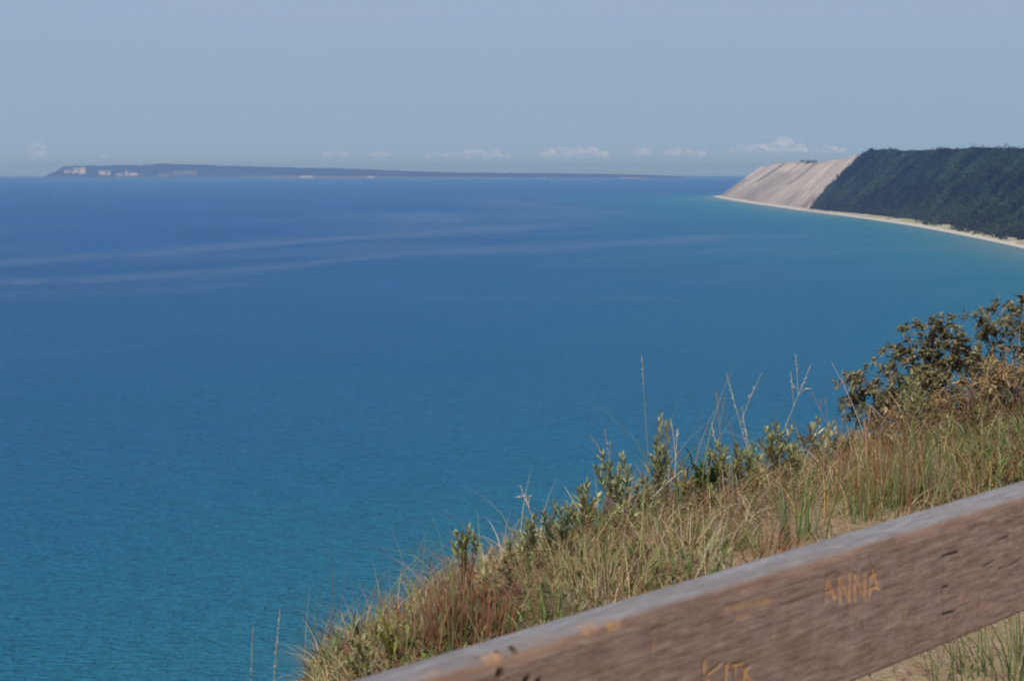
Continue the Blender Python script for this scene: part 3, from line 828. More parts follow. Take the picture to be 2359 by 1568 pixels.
for s in (-2.6, 1.5):
    q = PR + RD * s - RN * (BW + .05)
    b = Buf(); zb = float(ground_z(q[0], q[1])) - .3
    a1, a2 = RD * .045, RN * .045
    V = [q + i * a1 + j * a2 for i, j in ((-1, -1), (1, -1), (1, 1), (-1, 1))]
    lo = np.array(V); lo[:, 2] = zb; hi = np.array(V); hi[:, 2] = PR[2] - .03
    b.add(np.concatenate([lo, hi]), [[0, 3, 2, 1], [4, 5, 6, 7], [0, 1, 5, 4], [1, 2, 6, 5], [2, 3, 7, 6], [3, 0, 4, 7]], (.2, .15, .13))
    link('post', b.mesh('post', rail_base), M_BARK, rail)

# ------------------------------------------------------------------ grass cover on the clifftop
STRAW = (.54, .40, .19); TAN = (.39, .27, .14); PALE = (.64, .53, .36); OLIVE = (.20, .225, .075); GREEN = (.11, .18, .04); RED = (.27, .095, .05); BROWN = (.20, .11, .055); GOLD = (.46, .27, .07); GREY_G = (.20, .23, .13)
def blades(x, y, z, h, w, lean, az, cols, kink=.6, segs=5):
    N = len(x); t = np.linspace(0, 1, segs)[None, :]
    out_ = lean[:, None] * h[:, None] * t ** (1.3 + kink)
    up = h[:, None] * (t - .35 * np.clip(lean[:, None], 0, 1.5) * t ** 2.4)
    dx, dy = np.cos(az)[:, None], np.sin(az)[:, None]
    Pn = np.stack([x[:, None] + dx * out_, y[:, None] + dy * out_, z[:, None] + up], -1)
    sd = rng.uniform(0, 2 * math.pi, N); side = np.stack([np.cos(sd), np.sin(sd), np.zeros(N)], -1)[:, None]
    wd = (w[:, None] * (1 - .92 * t ** 1.6))[..., None] / 2
    V = np.stack([Pn - side * wd, Pn + side * wd], 2)          # N,segs,2,3
    base = (np.arange(N) * segs * 2)[:, None, None]
    i = np.arange(segs - 1)[None, :, None] * 2
    Fq = (base + i + np.array([0, 1, 3, 2])[None, None]).reshape(-1, 4)
    C_ = np.repeat(cols, segs * 2, 0)
    return V.reshape(-1, 3), Fq, C_
def pal_pick(N, cols, wts):
    k = rng.choice(len(cols), N, p=np.array(wts) / sum(wts)); c = np.array(cols)[k]
    return np.clip(c * rng.uniform(.7, 1.25, (N, 1)) * (1 + rng.normal(0, .05, (N, 3))), 0, 1)
def bare(a, q, x, y):
    """sandy bare patches along the rail"""
    return np.maximum(bare_at(a, q), .9 * (q < 2.9))
gb = Buf()
# matted short straw, then standing dry grass, then green blades
for N, hmn, hmx, wmin, wmax, ln, cols, wts, pw in (
        (42000, .06, .18, .0026, .005, (.5, 1.7), (STRAW, TAN, PALE, BROWN, OLIVE), (4, 4, 2, 3, 2), 0),
        (13000, .13, .30, .0028, .005, (.2, 1.2), (STRAW, TAN, PALE, OLIVE, RED, GREEN, BROWN), (3, 3.5, 1.2, 3.2, 2.6, 2.6, 2), 1),
        (6000, .20, .50, .0028, .005, (.05, .7), (OLIVE, GREEN, TAN, STRAW, RED, GREY_G), (3, 2, 3, 2, 2.5, 2), 2),
        (30000, .05, .10, .007, .013, (.3, 1.3), (OLIVE, GREEN, (.22, .24, .10), (.07, .09, .035), (.24, .13, .06), BROWN), (3, 2, 3, 2, 2, 1.5), 3)):
    a = 1.0 + 12.5 * rng.uniform(0, 1, N) ** 1.35; q = rng.uniform(0, 1, N)
    en = edge_n(a); q = 2.5 + q * (en + (.55 if pw < 3 else .75) + .5 * (a < 5.2) * (a > 3.0) - 2.5)
    zz = ground_z(*xy(a, q).T)
    if pw == 3:                                   # low leafy herbs and twigs near the edge, in patches
        k = (fbm(a * 1.6, q * 1.6, 137, 3) > .46) & (q > en - 2.0)
        a, q, en, zz = a[k], q[k], en[k], zz[k]
        zz = zz + rng.uniform(0, .30, len(a)) * np.clip(fbm(a * 2.4, q * 2.4, 141, 3) * 1.8 - .3, 0, 1) * np.clip(.4 + .12 * (a - 3), .4, 1.4)
    elif pw:
        clump = fbm(a * 2.2, q * 2.2, 131 + pw, 3); k = clump > (.45 if pw == 1 else .52)
        a, q, en, zz = a[k], q[k], en[k], zz[k]
    xx, yy = xy(a, q).T
    k = rng.uniform(0, 1, len(a)) > np.clip(bare(a, q, xx, yy), 0, 1) * (1 if pw else .85)
    k &= xx > -.140 * yy + .03 * np.sin(a * 9)
    if pw == 2: k &= (q > en - 1.0)
    xx, yy, a, q, zz = xx[k], yy[k], a[k], q[k], zz[k]; M = len(xx)
    h = rng.uniform(hmn, hmx, M) * (.45 + 1.5 * np.clip(fbm(a * 2.4, q * 2.4, 141, 3) * 1.8 - .5, 0, 1)) * np.clip(.68 + .11 * (a - 3), .6, 1.2)
    nearrail = np.clip((q - 2.9) / np.maximum(edge_n(a) - 2.9, .3), 0, 1)
    if pw in (0, 1, 2): h *= 1 - (1 - nearrail) * (.4, .72, .6)[pw] * np.clip((9.0 - a) / 2, .15, 1)
    C0 = pal_pick(M, cols, wts)
    rusty = np.clip((fbm(a * 1.3 + 9, q * 1.3, 143, 3) - .5) / .12, 0, 1)[:, None] * np.clip((a - 5.0) / 2, 0, 1)[:, None] * .8
    C0 = C0 * (1 - rusty) + C0.mean(1, keepdims=True) * np.array([1.35, .78, .40]) * rusty
    V, Fq, C_ = blades(xx, yy, zz - .01, h, rng.uniform(wmin, wmax, M), rng.uniform(*ln, M), rng.uniform(0, 2 * math.pi, M), C0)
    gb.add(V, Fq, C_)
tag(link('grass', gb.mesh('grass'), M_GRASS), 'dry straw and olive grass covering the clifftop behind the rail', 'grass', kind='stuff')

# ------------------------------------------------------------------ single plants
def hit_ground(x, y):
    """where the line of sight through a frame point meets the clifftop level"""
    d = ray(x, y); z = LEDGE + .05
    for _ in range(6):
        k = (z - EYE[2]) / d[2]; p = EYE + d * k; z = float(ground_z(p[0], p[1]))
        z = max(z, LEDGE - 1.5)
    return gp(p[0], p[1])

def tuft(name, label, base, n_, h, spread, w, cols, wts, cat='grass tuft', group=None, lean=(.05, .5), seeds=0):
    o = tag(empty(name, base), label, cat, group)
    N = n_
    x = rng.normal(0, spread, N); y = rng.normal(0, spread, N)
    hh = h * rng.uniform(.55, 1.05, N)
    az = np.arctan2(y, x) + rng.normal(0, .7, N)
    zz = ground_z(base[0] + x, base[1] + y) - base[2] - .02
    V, Fq, C_ = blades(x, y, zz, hh, w * rng.uniform(.6, 1.2, N), rng.uniform(*lean, N), az, pal_pick(N, cols, wts))
    link('blades', make_mesh('blades', V, Fq, {'Col': C_}), M_GRASS, o)
    if seeds:
        b = Buf()
        for k in rng.choice(N, seeds, replace=False):
            tip = np.array([x[k] + np.cos(az[k]) * .1 * hh[k], y[k] + np.sin(az[k]) * .1 * hh[k], zz[k] + hh[k] * 1.05])
            ear(b, np.array([x[k], y[k], zz[k] + hh[k] * .3]), tip, .10, PALE)
        link('seed_heads', b.mesh('seed_heads'), M_GRASS, o)
    return o

def ear(b, p0, p1, L, c, fluff=.012, nn=26):
    """a seed head along the last L metres of the line p0-p1"""
    d = norm(p1 - p0)
    for i in range(nn):
        t = i / nn; p = p1 - d * L * (1 - t)
        dd = norm(d + rng.normal(0, .38, 3)); ll = fluff * rng.uniform(.8, 1.8) * (1.1 - .6 * t)
        ribbon(b, [p, p + dd * ll * .5, p + dd * ll], [.0015, .0036, .0008], norm(np.cross(dd, rng.normal(0, 1, 3))), np.array(c) * rng.uniform(.75, 1.2))

def stalk(name, label, base, tips, r=.0022, c=(.42, .36, .2), earL=.14, earc=PALE, group='tall seed stalks', bend=.04, fluff=.013, leaves=2):
    """one culm with its top drawn through tips [(x, y, depth)], branches from the first"""
    o = tag(empty(name, base), label, 'grass stalk', group)
    st, hd = Buf(), Buf(); heads = [hd]
    main = W(*tips[0])
    lean = (main - base); side = norm(np.array([lean[1], -lean[0], 0.001])) * bend * np.linalg.norm(lean)
    pts = curve3(base, main, side * rng.choice([-1, 1]), 12)
    tube(st, pts, r, r * .5, c, 5)
    ear(hd, pts[-3], pts[-1], earL, earc, fluff, int(26 * earL / .14))
    for tp in tips[1:]:
        q = W(*tp); k = rng.integers(5, 9)
        pp = curve3(pts[k], q, norm(q - pts[k]) * 0 + np.array([0, 0, .03]), 8)
        tube(st, pp, r * .7, r * .4, c, 4); hd = Buf(); heads.append(hd); ear(hd, pp[-3], pp[-1], earL * .7, earc, fluff * .8, 18)
    for k in range(leaves):
        i = rng.integers(2, 6); az = rng.uniform(0, 6.28); d = np.array([math.cos(az), math.sin(az), .9]); L = rng.uniform(.1, .2)
        t = np.linspace(0, 1, 5)[:, None]
        pp = pts[i] + norm(d) * t * L - np.array([0, 0, 1]) * t ** 2 * L * .6
        ribbon(st, pp, [.004, .004, .003, .002, .0005], norm(np.cross(d, [0, 0, 1])), c)
    link('stem', st.mesh('stem', base), M_STEM, o)
    for hd in heads: link('seed_head', hd.mesh('seed_head', base), M_GRASS, o)
    return o

def leafy(name, label, base, tips, L, wd, cols, group=None, cat='plant', per=.0085, stemc=(.22, .13, .08), start=.42, ang=1.0, droop=.1, r=.004):
    """several stems with narrow leaves set along their upper part; tips [(x,y,depth)]"""
    o = tag(empty(name, base), label, cat, group)
    st, lf = Buf(), Buf()
    tips = list(tips) + [(x + rng.uniform(-18, 18), y + rng.uniform(8, 48), d + rng.uniform(-.1, .05)) for x, y, d in tips]
    for tp in tips:
        q = W(*tp); b0 = base + np.array([*rng.normal(0, .025, 2), -.02])
        hgt = np.linalg.norm(q - b0)
        pts = curve3(b0, q, np.array([*rng.normal(0, .05, 2), .08]) * hgt, 14)
        tube(st, pts, r, r * .35, stemc, 5)
        n_ = int(hgt * (1 - start) / per); ga = rng.uniform(0, 6)
        for i in range(n_):
            t = start + (1 - start) * (i + .5) / n_; f = t * 13; k = min(int(f), 12); p = pts[k] * (1 - (f - k)) + pts[k + 1] * (f - k)
            tan = norm(pts[k + 1] - pts[k]); ga += 2.4
            a = norm(np.cross(tan, [1, .2, 0])); b_ = np.cross(tan, a)
            out_ = a * math.cos(ga) + b_ * math.sin(ga)
            sp = ang * (1 - .5 * t) * rng.uniform(.7, 1.3)
            d = norm(tan * math.cos(sp) + out_ * math.sin(sp) + np.array([0, 0, .12]))
            leaf(lf, p, d, L * rng.uniform(.65, 1.15) * (1 - .25 * (t > .9)), wd * rng.uniform(.7, 1.2), mixc(*cols), droop)
    link('stem', st.mesh('stem', base), M_STEM, o)
    link('foliage', lf.mesh('foliage', base, True), M_LEAF, o)
    return o

def shrub(name, label, base, tips, cols, stemc=(.16, .11, .085), L=.047, wd=.017, ros=16, fill=4, cat='shrub', group=None, r=.008):
    """woody shrub: branches forking to tips, each tip and side twig carrying a whorl of leaves"""
    o = tag(empty(name, base), label, cat, group)
    st, lf = Buf(), Buf()
    mid = base + np.array([0, 0, .18])
    hubs = [mid + rng.normal(0, .09, 3) * np.array([1, 1, .8]) for _ in range(5)]
    for hb in hubs: tube(st, curve3(base + rng.normal(0, .02, 3) * np.array([1, 1, 0]) - np.array([0, 0, .03]), hb, rng.normal(0, .04, 3), 6), r, r * .7, stemc, 6)
    def whorl(p, d, k, s=1):
        for i in range(k):
            az = 2.4 * i; a = norm(np.cross(d, rng.normal(0, 1, 3))); b_ = np.cross(d, a)
            out_ = a * math.cos(az) + b_ * math.sin(az)
            dd = norm(out_ * rng.uniform(.6, 1.2) + d * rng.uniform(-.1, .8) + np.array([0, 0, .15]))
            leaf(lf, p + rng.normal(0, .006, 3) - d * rng.uniform(0, .025), dd, L * s * rng.uniform(.5, 1.35), wd * s * rng.uniform(.75, 1.2), mixc(*cols), .22)
    tips = list(tips) + [(x + rng.uniform(-10, 30), y + rng.uniform(5, 45), d + rng.uniform(-.15, .15)) for i, (x, y, d) in enumerate(tips) if i % 2 or ros < 12]
    for tp in tips:
        q = W(*tp) if len(tp) == 3 else np.asarray(tp[0])
        hb = min(hubs, key=lambda h_: np.linalg.norm(h_ - q) + rng.uniform(0, .1))
        ln = np.linalg.norm(q - hb)
        pts = curve3(hb, q, np.array([*rng.normal(0, .06, 2), -.06]) * ln, 10)
        tube(st, pts, r * .6, r * .2, stemc, 5)
        whorl(q, norm(pts[-1] - pts[-3]), ros)
        for f in range(2):
            e = q + rng.normal(0, .05, 3) * np.array([1.2, .8, .6]) - np.array([0, 0, .02]); tube(st, [pts[7], e], r * .25, r * .15, stemc, 4); whorl(e, norm(e - pts[7]), ros - 3)
        for f in range(fill):
            k = rng.integers(3, 9); d = norm(norm(pts[k + 1 if k < 9 else 9] - pts[k - 1]) + rng.normal(0, .7, 3) + np.array([0, 0, .35]))
            e = pts[k] + d * rng.uniform(.05, .16); tube(st, [pts[k], e], r * .25, r * .15, stemc, 4); whorl(e, d, max(5, ros - 2), .9)
    link('branches', st.mesh('branches', base), M_BARK, o)
    link('foliage', lf.mesh('foliage', base, True), M_LEAF, o)
    return o

GL = ((.22, .26, .09), (.36, .37, .15), (.12, .15, .05), (.44, .40, .20), (.28, .25, .09))     # grey green leaves
YG = ((.22, .24, .035), (.33, .30, .045), (.14, .17, .03))
DK = ((.075, .095, .04), (.17, .175, .085), (.22, .14, .07), (.05, .06, .03), (.31, .28, .14), (.27, .19, .09), (.14, .17, .06), (.30, .15, .07))

# dark shrubs on the right
def fan(cx, cy, wx, wy, depth, n_, dz=.25):
    return [(cx + rng.uniform(-1, 1) * wx, cy + rng.uniform(-1, 1) * wy, depth + rng.uniform(-dz, dz)) for _ in range(n_)]
b0 = gp(*W(2090, 1060, 9.2)[:2])
shrub('shrub', 'dark olive shrub with whorled leaves, lowest and leftmost of the dark shrubs', b0, [(1952, 872, 9.2), (1975, 868, 9.1), (1990, 900, 9.3), (1960, 915, 9.2), (2015, 880, 9.2), (2040, 862, 9.3), (1985, 935, 9.1), (2030, 920, 9.0), (2060, 905, 9.2), (2085, 885, 9.2), (2050, 945, 9.1), (2010, 960, 9.2), (2100, 930, 9.1)], DK, group='dark shrubs on the cliff edge')
b0 = gp(*W(2200, 1030, 9.7)[:2])
shrub('shrub', 'wide dark shrub whose leafy arm reaches out left over the water', b0, [(2085, 752, 9.6), (2110, 745, 9.7), (2140, 740, 9.6), (2165, 738, 9.7), (2190, 730, 9.6), (2120, 768, 9.6), (2060, 815, 9.6), (2080, 805, 9.7), (2055, 838, 9.5), (2100, 825, 9.6), (2150, 775, 9.7), (2180, 768, 9.6), (2205, 780, 9.7), (2130, 845, 9.5), (2165, 815, 9.6), (2200, 830, 9.6), (2180, 860, 9.5), (2230, 800, 9.7), (2240, 850, 9.6), (2140, 800, 9.7), (2215, 880, 9.5), (2160, 890, 9.6), (2110, 870, 9.6)], DK, group='dark shrubs on the cliff edge', fill=5)
b0 = gp(*W(2330, 1030, 10.0)[:2])
shrub('shrub', 'tallest dark shrub, at the right picture edge, with sparse upright twigs', b0, [(2245, 725, 9.9), (2260, 735, 9.9), (2285, 705, 9.9), (2300, 740, 9.8), (2318, 702, 10), (2345, 708, 10), (2352, 682, 10), (2330, 745, 9.9), (2270, 770, 9.9), (2250, 800, 9.8), (2300, 790, 9.9), (2340, 800, 9.9), (2280, 830, 9.8), (2320, 850, 9.8), (2365, 760, 10), (2375, 700, 10), (2390, 800, 10), (2260, 870, 9.8), (2350, 880, 9.7), (2420, 740, 10), (2430, 840, 10)], DK, group='dark shrubs on the cliff edge', fill=3)

# rust coloured undergrowth below the dark shrubs
RU = ((.36, .15, .055), (.44, .24, .10), (.21, .10, .045), (.27, .24, .09), (.42, .32, .15), (.20, .21, .07))
for cx, cy, wx, wy, n_, lab in ((2330, 890, 70, 60, 18, 'rust brown leafy shrub below the tallest dark shrub'),
                                (2215, 935, 60, 55, 16, 'reddish brown low shrub under the reaching dark shrub'),
                                (2110, 990, 60, 50, 14, 'small rusty shrub in front of the lowest dark shrub'),
                                (2290, 1000, 90, 45, 18, 'tawny low shrub at the right picture edge just above the grass'),
                                (1985, 1010, 60, 40, 10, 'thin rusty shrub left of and below the lowest dark shrub')):
    shrub('low_shrub', lab, gp(*W(cx, cy + 130, 8.9)[:2]), [(cx + rng.uniform(-1, 1) * wx, cy + rng.uniform(-1, 1) * wy, 9.0 + rng.uniform(-.2, .2)) for _ in range(n_)], RU, (.24, .15, .11), .045, .011, 9, 4, group='rusty low shrubs')

# grey green leafy stems along the edge
LP = 'leafy stems on the cliff edge'
def leafp(label, bx, by, depth, tips, L=.055, wd=.013, cols=GL, **k):
    b_ = gp(*W(bx, by, depth)[:2]); return leafy('leafy_plant', label, b_, [(x, y, depth + rng.uniform(-.08, .08)) for x, y in tips], L, wd, cols, k.pop('group', LP), **k)
leafp('tall slim leafy stem rising highest above the middle of the grass', 1522, 1180, 7.0, [(1520, 955), (1512, 1010), (1530, 1030)])
leafp('leafy plant with three upright tufts left of the tall slim stem', 1430, 1230, 6.8, [(1385, 1040), (1405, 1065), (1432, 1045), (1450, 1075), (1420, 1100)])
leafp('pale green bushy plant leaning left below the three tufts', 1345, 1280, 6.5, [(1300, 1165), (1330, 1130), (1352, 1110), (1375, 1145), (1318, 1190), (1360, 1180), (1345, 1150)])
leafp('yellowish green leafy plant with spreading tops right of the sandy bare grass', 1680, 1180, 7.3, [(1650, 1022), (1672, 1035), (1695, 1025), (1712, 1045), (1690, 1070), (1660, 1060)], .06, .015)
leafp('olive leafy plant between two seed stalks', 1790, 1150, 7.7, [(1765, 990), (1785, 975), (1800, 1000), (1822, 985), (1780, 1030), (1830, 1020)], .06, .014)
leafp('leafy olive plant with a few coral leaves beside the lowest shrub', 1870, 1110, 8.2, [(1840, 1000), (1865, 985), (1885, 965), (1905, 1000), (1920, 975)], .055, .013, GL + ((.45, .17, .10),))
leafp('dark green broad leafed plant low in a gap showing water', 1625, 1170, 7.2, [(1600, 1075), (1618, 1070), (1640, 1080), (1608, 1100), (1650, 1070)], .06, .026, ((.05, .085, .02), (.08, .12, .03)), droop=.3)
leafp('leafy crown on a single red stem above the red brown tuft', 1085, 1420, 5.4, [(1050, 1228), (1078, 1215), (1092, 1225), (1070, 1255), (1062, 1240)], .042, .012, start=.72, stemc=(.2, .08, .06))
leafp('small leafy plant sticking left out of the grass edge', 1215, 1380, 5.9, [(1172, 1250), (1195, 1225), (1215, 1200), (1232, 1185), (1200, 1270), (1225, 1240)], .045, .013)
leafp('blue green leafy plant leaning over the edge above the small one', 1290, 1320, 6.2, [(1225, 1215), (1250, 1185), (1275, 1160), (1290, 1175), (1262, 1205), (1300, 1200)], .05, .013, ((.10, .15, .08), (.18, .22, .13), (.07, .11, .05)))
leafp('pale green broad leaf seedling in the straw near the rail', 1345 - 95, 1445, 5.6, [(1240, 1350), (1255, 1362), (1265, 1380)], .05, .018, ((.24, .27, .10), (.16, .2, .06)))
leafp('drab leafy plant beside the red brown tuft', 1190, 1440, 5.5, [(1165, 1290), (1150, 1310), (1180, 1330), (1140, 1340)], .04, .012, ((.10, .10, .05), (.15, .15, .07), (.2, .13, .07)))
leafp('bright yellow green spiky goldenrod like plant near the low end of the edge', 905, 1560, 4.75, [(870, 1405), (882, 1425), (895, 1440), (905, 1455), (880, 1460), (915, 1470)], .03, .008, YG, per=.008, start=.15, ang=.5)
leafp('grey green leafy plant just left of the bright yellow green one', 850, 1590, 4.65, [(805, 1475), (820, 1480), (835, 1470), (845, 1490), (815, 1500), (850, 1510)], .035, .012)
leafp('short green leafy shoots between bright green plant and red brown tuft', 955, 1540, 4.9, [(925, 1430), (940, 1450), (960, 1445), (975, 1470), (950, 1475), (985, 1455)], .035, .011, GL + YG)
leafp('light green pointed leafy plant by the lowest dark shrub', 2185, 1120, 8.4, [(2180, 965), (2190, 950), (2198, 985), (2175, 1000)], .06, .012, YG + GL)
leafp('bluish leafy stems standing up among the dark shrub twigs', 2095, 1030, 8.9, [(2085, 870), (2100, 860), (2112, 880), (2075, 890), (2120, 900)], .055, .012)
leafp('olive leafy plant at the right picture edge over the rail', 2300, 1080, 8.6, [(2280, 985), (2300, 970), (2322, 990), (2340, 965), (2290, 1010)], .06, .012)
leafp('olive leafy plant behind the long green blades', 1970, 1120, 8.3, [(1945, 1010), (1965, 1000), (1985, 1020), (2005, 1005), (1975, 1040)], .055, .012, GL + RU)

for lab, bx, by, dp, tips in (
        ('low olive leafy plant between red brown tuft and the drab one', 1125, 1440, 5.45, [(1105, 1330), (1120, 1310), (1135, 1340)]),
        ('narrow leafy plant standing just left of the pale bushy plant', 1290, 1330, 6.2, [(1270, 1235), (1285, 1215), (1305, 1225), (1262, 1255)]),
        ('leafy plant filling the gap below the three upright tufts', 1400, 1280, 6.6, [(1375, 1180), (1395, 1160), (1415, 1175), (1435, 1160), (1455, 1185), (1385, 1200)]),
        ('short leafy plant between the three tufts and the tall slim stem', 1485, 1240, 6.9, [(1465, 1120), (1482, 1105), (1497, 1125), (1475, 1145)]),
        ('leafy plant with reddish tips right of the tall slim stem', 1570, 1220, 7.0, [(1548, 1090), (1562, 1110), (1578, 1095), (1592, 1125), (1555, 1130)]),
        ('leafy plant half hidden in straw below the dark green broad leaved plant', 1640, 1240, 7.1, [(1615, 1135), (1640, 1125), (1660, 1140), (1630, 1155)]),
        ('leafy plant under the feathery bending stalk', 1735, 1180, 7.5, [(1715, 1040), (1735, 1025), (1750, 1050), (1728, 1065), (1760, 1070)]),
        ('leafy plant at the foot of the forked pale plume', 1835, 1150, 7.9, [(1815, 1040), (1838, 1025), (1855, 1045), (1825, 1065)]),
        ('leafy plant with rusty leaves left under the lowest dark shrub', 1935, 1120, 8.3, [(1915, 1020), (1930, 1005), (1950, 1030), (1940, 1050)]),
        ('leafy plant in front of the small rusty shrub', 2060, 1120, 8.5, [(2035, 1010), (2055, 995), (2075, 1015), (2090, 1000), (2045, 1040)]),
        ('leafy plant right of the long green blades', 2160, 1110, 8.5, [(2140, 1000), (2160, 990), (2150, 1025), (2178, 1010)]),
        ('tall leafy plant between the reaching shrub and the picture edge', 2255, 1090, 8.8, [(2235, 930), (2252, 915), (2270, 935), (2245, 955), (2280, 950)])):
    leafp(lab, bx, by, dp, tips, .052, .0125, GL + (RU[:2] if ('red' in lab or 'rust' in lab) else ()))

# coloured tufts
TG = 'grass tufts behind the rail'
def tf(label, x, y, n_, h, spread, w, cols, wts, **k): return tuft('grass_tuft', label, hit_ground(x, y), n_, h, spread, w, cols, wts, group=TG, **k)
tf('dense red brown upright grass tuft at the low left end of the edge', 1062, 1484, 300, .32, .10, .0055, (RED, BROWN, OLIVE, (.30, .14, .09)), (5, 3, 1, 3), lean=(0, .25))
tf('smaller red brown grass tuft left of the dense one', 1012, 1494, 90, .22, .05, .005, (RED, BROWN, OLIVE), (4, 3, 2), lean=(0, .3))
tf('reddish upright grass tuft below the lowest dark shrub', 2040, 1160, 130, .50, .10, .005, (RED, BROWN, OLIVE, TAN), (4, 3, 2, 2), lean=(0, .3))
tf('long green bladed tuft standing next to the reddish tuft', 2115, 1150, 45, .52, .07, .008, (GREEN, OLIVE, GREY_G), (3, 2, 2), lean=(0, .35))
tf('green bladed tuft rising behind the sandy bare patch', 1825, 1245, 40, .46, .06, .008, (GREEN, GREY_G, OLIVE), (3, 3, 2), lean=(.05, .5))
tf('round fine green tuft close to the rail', 1665, 1258, 200, .16, .07, .004, (GREEN, OLIVE, (.2, .22, .03)), (3, 3, 2), lean=(.2, .9))
tf('dark green tuft in the straw just above the rail', 1268, 1435, 70, .22, .05, .006, (GREEN, OLIVE, BROWN), (3, 3, 1), lean=(.05, .5))
tf('golden arching tuft near the right picture edge', 2300, 1120, 26, .30, .06, .007, (GOLD, STRAW), (3, 1), lean=(.4, 1.4))
tf('golden arching tuft behind the green blades', 1900, 1190, 24, .36, .06, .006, (GOLD, STRAW, OLIVE), (3, 1, 1), lean=(.3, 1.2))
tf('rusty brown tuft shading the sand by the rail', 1760, 1275, 110, .20, .08, .005, (RED, BROWN, TAN), (3, 3, 2), lean=(.2, 1.0))
tf('straw coloured tuft beside the rusty brown one', 1580, 1280, 140, .26, .10, .005, (STRAW, PALE, TAN), (3, 2, 2), lean=(.1, .8))
tf('straw coloured tuft left of the middle of the rail', 1400, 1370, 140, .24, .10, .005, (STRAW, PALE, TAN), (3, 2, 2), lean=(.1, .8))
tf('olive tuft under the pale bushy plant', 1335, 1340, 110, .26, .08, .005, (OLIVE, TAN, GREEN), (3, 2, 1), lean=(.05, .6))
tf('green tuft in front of the reddish tuft by the rail', 1990, 1190, 70, .34, .07, .006, (GREEN, OLIVE, STRAW), (3, 3, 1), lean=(.05, .6))
tf('mixed tan and green tuft at the right picture edge by the rail', 2250, 1130, 90, .34, .10, .006, (OLIVE, TAN, GREEN, RED), (3, 3, 2, 1), lean=(.05, .7))
# below the rail at the right
tf('dark green tuft seen under the rail at the right picture corner', 2335, 1560, 60, .42, .08, .007, (GREEN, OLIVE, (.05, .08, .02)), (3, 2, 2), lean=(.1, .9))
tf('thin green tuft on the sand under the rail', 2180, 1562, 26, .30, .07, .005, (OLIVE, GREEN, BROWN), (2, 2, 1), lean=(.1, .9))

# seed stalks
stalk('seed_stalk', 'very tall single grass stalk rising alone above the middle of the grass', gp(*W(1500, 1200, 7.0)[:2]), [(1477, 815, 7.0)], earL=.16, c=(.24, .24, .10), fluff=.008)
stalk('seed_stalk', 'pale feathery grass stalk bending left above the olive plant', gp(*W(1745, 1140, 7.6)[:2]), [(1672, 858, 7.6), (1755, 858, 7.6)], earL=.22)
stalk('seed_stalk', 'tall grass stalk with a forked pale plume at its top', gp(*W(1760, 1120, 7.9)[:2]), [(1868, 838, 7.9), (1832, 815, 7.9), (1868, 895, 7.9), (1820, 855, 7.9)], earL=.14)
stalk('seed_stalk', 'thin grass stalk with a small forked tip left of the feathery one', gp(*W(1670, 1150, 7.4)[:2]), [(1650, 900, 7.4), (1672, 905, 7.4)], earL=.10, c=(.3, .25, .12), earc=TAN)
stalk('seed_stalk', 'short pale seed head over the yellowish green plant', gp(*W(1672, 1150, 7.3)[:2]), [(1638, 972, 7.3)], earL=.12)
stalk('seed_stalk', 'upright pale stalk left of the feathery bending one', gp(*W(1735, 1120, 7.5)[:2]), [(1708, 935, 7.5)], earL=.20)
stalk('seed_stalk', 'drooping pale stalk right beside the tall slim leafy stem', gp(*W(1548, 1180, 7.0)[:2]), [(1560, 985, 7.0), (1545, 968, 7.0)], earL=.07, c=PALE)
stalk('seed_stalk', 'fuzzy branching seed stalk above the three leafy tufts', gp(*W(1425, 1200, 6.8)[:2]), [(1392, 985, 6.8), (1358, 1000, 6.8), (1405, 1015, 6.8)], earL=.10, c=(.35, .27, .15), earc=TAN, r=.0014)
stalk('seed_stalk', 'pale grass stalk leaning left over the blue green plant', gp(*W(1262, 1330, 6.2)[:2]), [(1198, 1118, 6.2), (1225, 1140, 6.2)], earL=.11)
stalk('seed_stalk', 'plain bleached stalk leaning left across the bushy plant', gp(*W(1370, 1300, 6.5)[:2]), [(1300, 1120, 6.5)], earL=.05, c=PALE, fluff=.004)
stalk('seed_stalk', 'wiry branched dry stalk at the low left end of the edge', gp(*W(835, 1580, 4.7)[:2]), [(785, 1408, 4.7), (770, 1440, 4.7), (830, 1418, 4.7)], earL=.04, c=(.45, .38, .28), fluff=.004, r=.0013)
stalk('seed_stalk', 'wiry dry stalk with brown buds left of the red brown tuft', gp(*W(985, 1520, 4.95)[:2]), [(955, 1352, 4.95), (975, 1345, 4.95), (940, 1380, 4.95)], earL=.03, c=(.36, .26, .18), earc=(.3, .16, .09), fluff=.006, r=.0012)
stalk('seed_stalk', 'straw seed stalk standing alone in front of the water at bottom left', gp(*W(620, 1690, 4.4)[:2]) - np.array([0, 0, .05]), [(645, 1398, 4.4)], earL=.22, earc=(.45, .38, .2), r=.0014, fluff=.008)
stalk('seed_stalk', 'fainter thin stalk left of the lone straw seed stalk', gp(*W(575, 1700, 4.3)[:2]) - np.array([0, 0, .05]), [(582, 1440, 4.3)], earL=.16, earc=(.3, .3, .15), r=.0010, fluff=.005)
stalk('seed_stalk', 'short pale budded stalk at the very bottom left of the plants', gp(*W(735, 1640, 4.5)[:2]), [(722, 1488, 4.5), (710, 1520, 4.5), (740, 1520, 4.5)], earL=.07, earc=(.5, .45, .2), r=.0012, fluff=.007)
stalk('seed_stalk', 'short straw stalk beside the rail corner at the bottom', gp(*W(785, 1640, 4.55)[:2]), [(770, 1520, 4.55), (790, 1505, 4.55)], earL=.06, earc=(.45, .4, .2), r=.0012, fluff=.007)
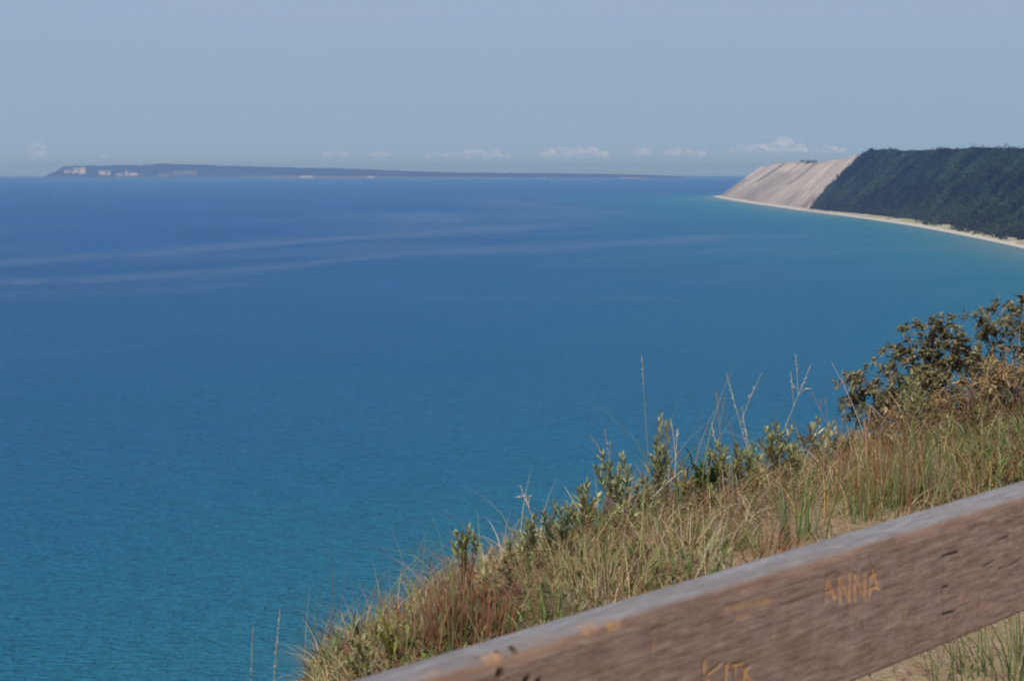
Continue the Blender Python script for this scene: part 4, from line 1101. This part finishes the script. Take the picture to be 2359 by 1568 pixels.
stalk('seed_stalk', 'rust tipped stalk rising left of the lowest dark shrub', gp(*W(1935, 1080, 8.6)[:2]), [(1870, 902, 8.6), (1900, 915, 8.6), (1888, 935, 8.6)], earL=.05, c=(.3, .2, .13), earc=(.45, .18, .07), fluff=.012)

# bare twigs
def twig(label, base, tips, c=(.45, .40, .36), r=.005):
    o = tag(empty('bare_branch', base), label, 'branch', 'bare branches')
    b = Buf(); main = W(*tips[0]); pts = curve3(base, main, np.array([.02, 0, .04]), 10); tube(b, pts, r, r * .4, c, 6)
    lb = link('limb', b.mesh('limb', base), M_BARK, o)
    for tp in tips[1:]:
        b = Buf(); q = W(*tp); k = rng.integers(4, 8); tube(b, curve3(pts[k], q, rng.normal(0, .01, 3), 6), r * .5, r * .2, c, 5)
        link('twig', b.mesh('twig', base), M_BARK, lb)
twig('bleached bare branch sticking up from the tallest dark shrub', gp(*W(2380, 1000, 9.9)[:2]), [(2290, 745, 9.9), (2315, 730, 9.9), (2350, 745, 9.9)])
twig('thin grey bare branch left of the lowest dark shrub', gp(*W(2000, 1070, 9.0)[:2]), [(1915, 835, 9.0), (1940, 850, 9.0), (1945, 920, 9.0)], r=.003)
twig('pale bare stick slanting across the grass in the middle', gp(*W(1462, 1135, 6.9)[:2]) + np.array([0, 0, .02]), [(1572, 1082, 6.9), (1545, 1075, 6.9)], (.55, .45, .36), .004)

# ------------------------------------------------------------------ haze over the lake
b = Buf(); boxq(b, (0, 0, -172), (93400, 93400, 172 + 205))
m = bpy.data.materials.new('haze_air'); m.use_nodes = True
n, l = m.node_tree.nodes, m.node_tree.links; n.clear()
o = n.new('ShaderNodeOutputMaterial'); v = n.new('ShaderNodeVolumePrincipled')
v.inputs['Color'].default_value = (.25, .425, 1.0, 1); v.inputs['Absorption Color'].default_value = (.58, .68, 1, 1); v.inputs['Anisotropy'].default_value = .1; v.inputs['Density'].default_value = 6.8e-5
l.new(v.outputs[0], o.inputs['Volume'])
tag(link('haze', b.mesh('haze'), m), 'thin blue haze over the lake', 'haze', kind='stuff')
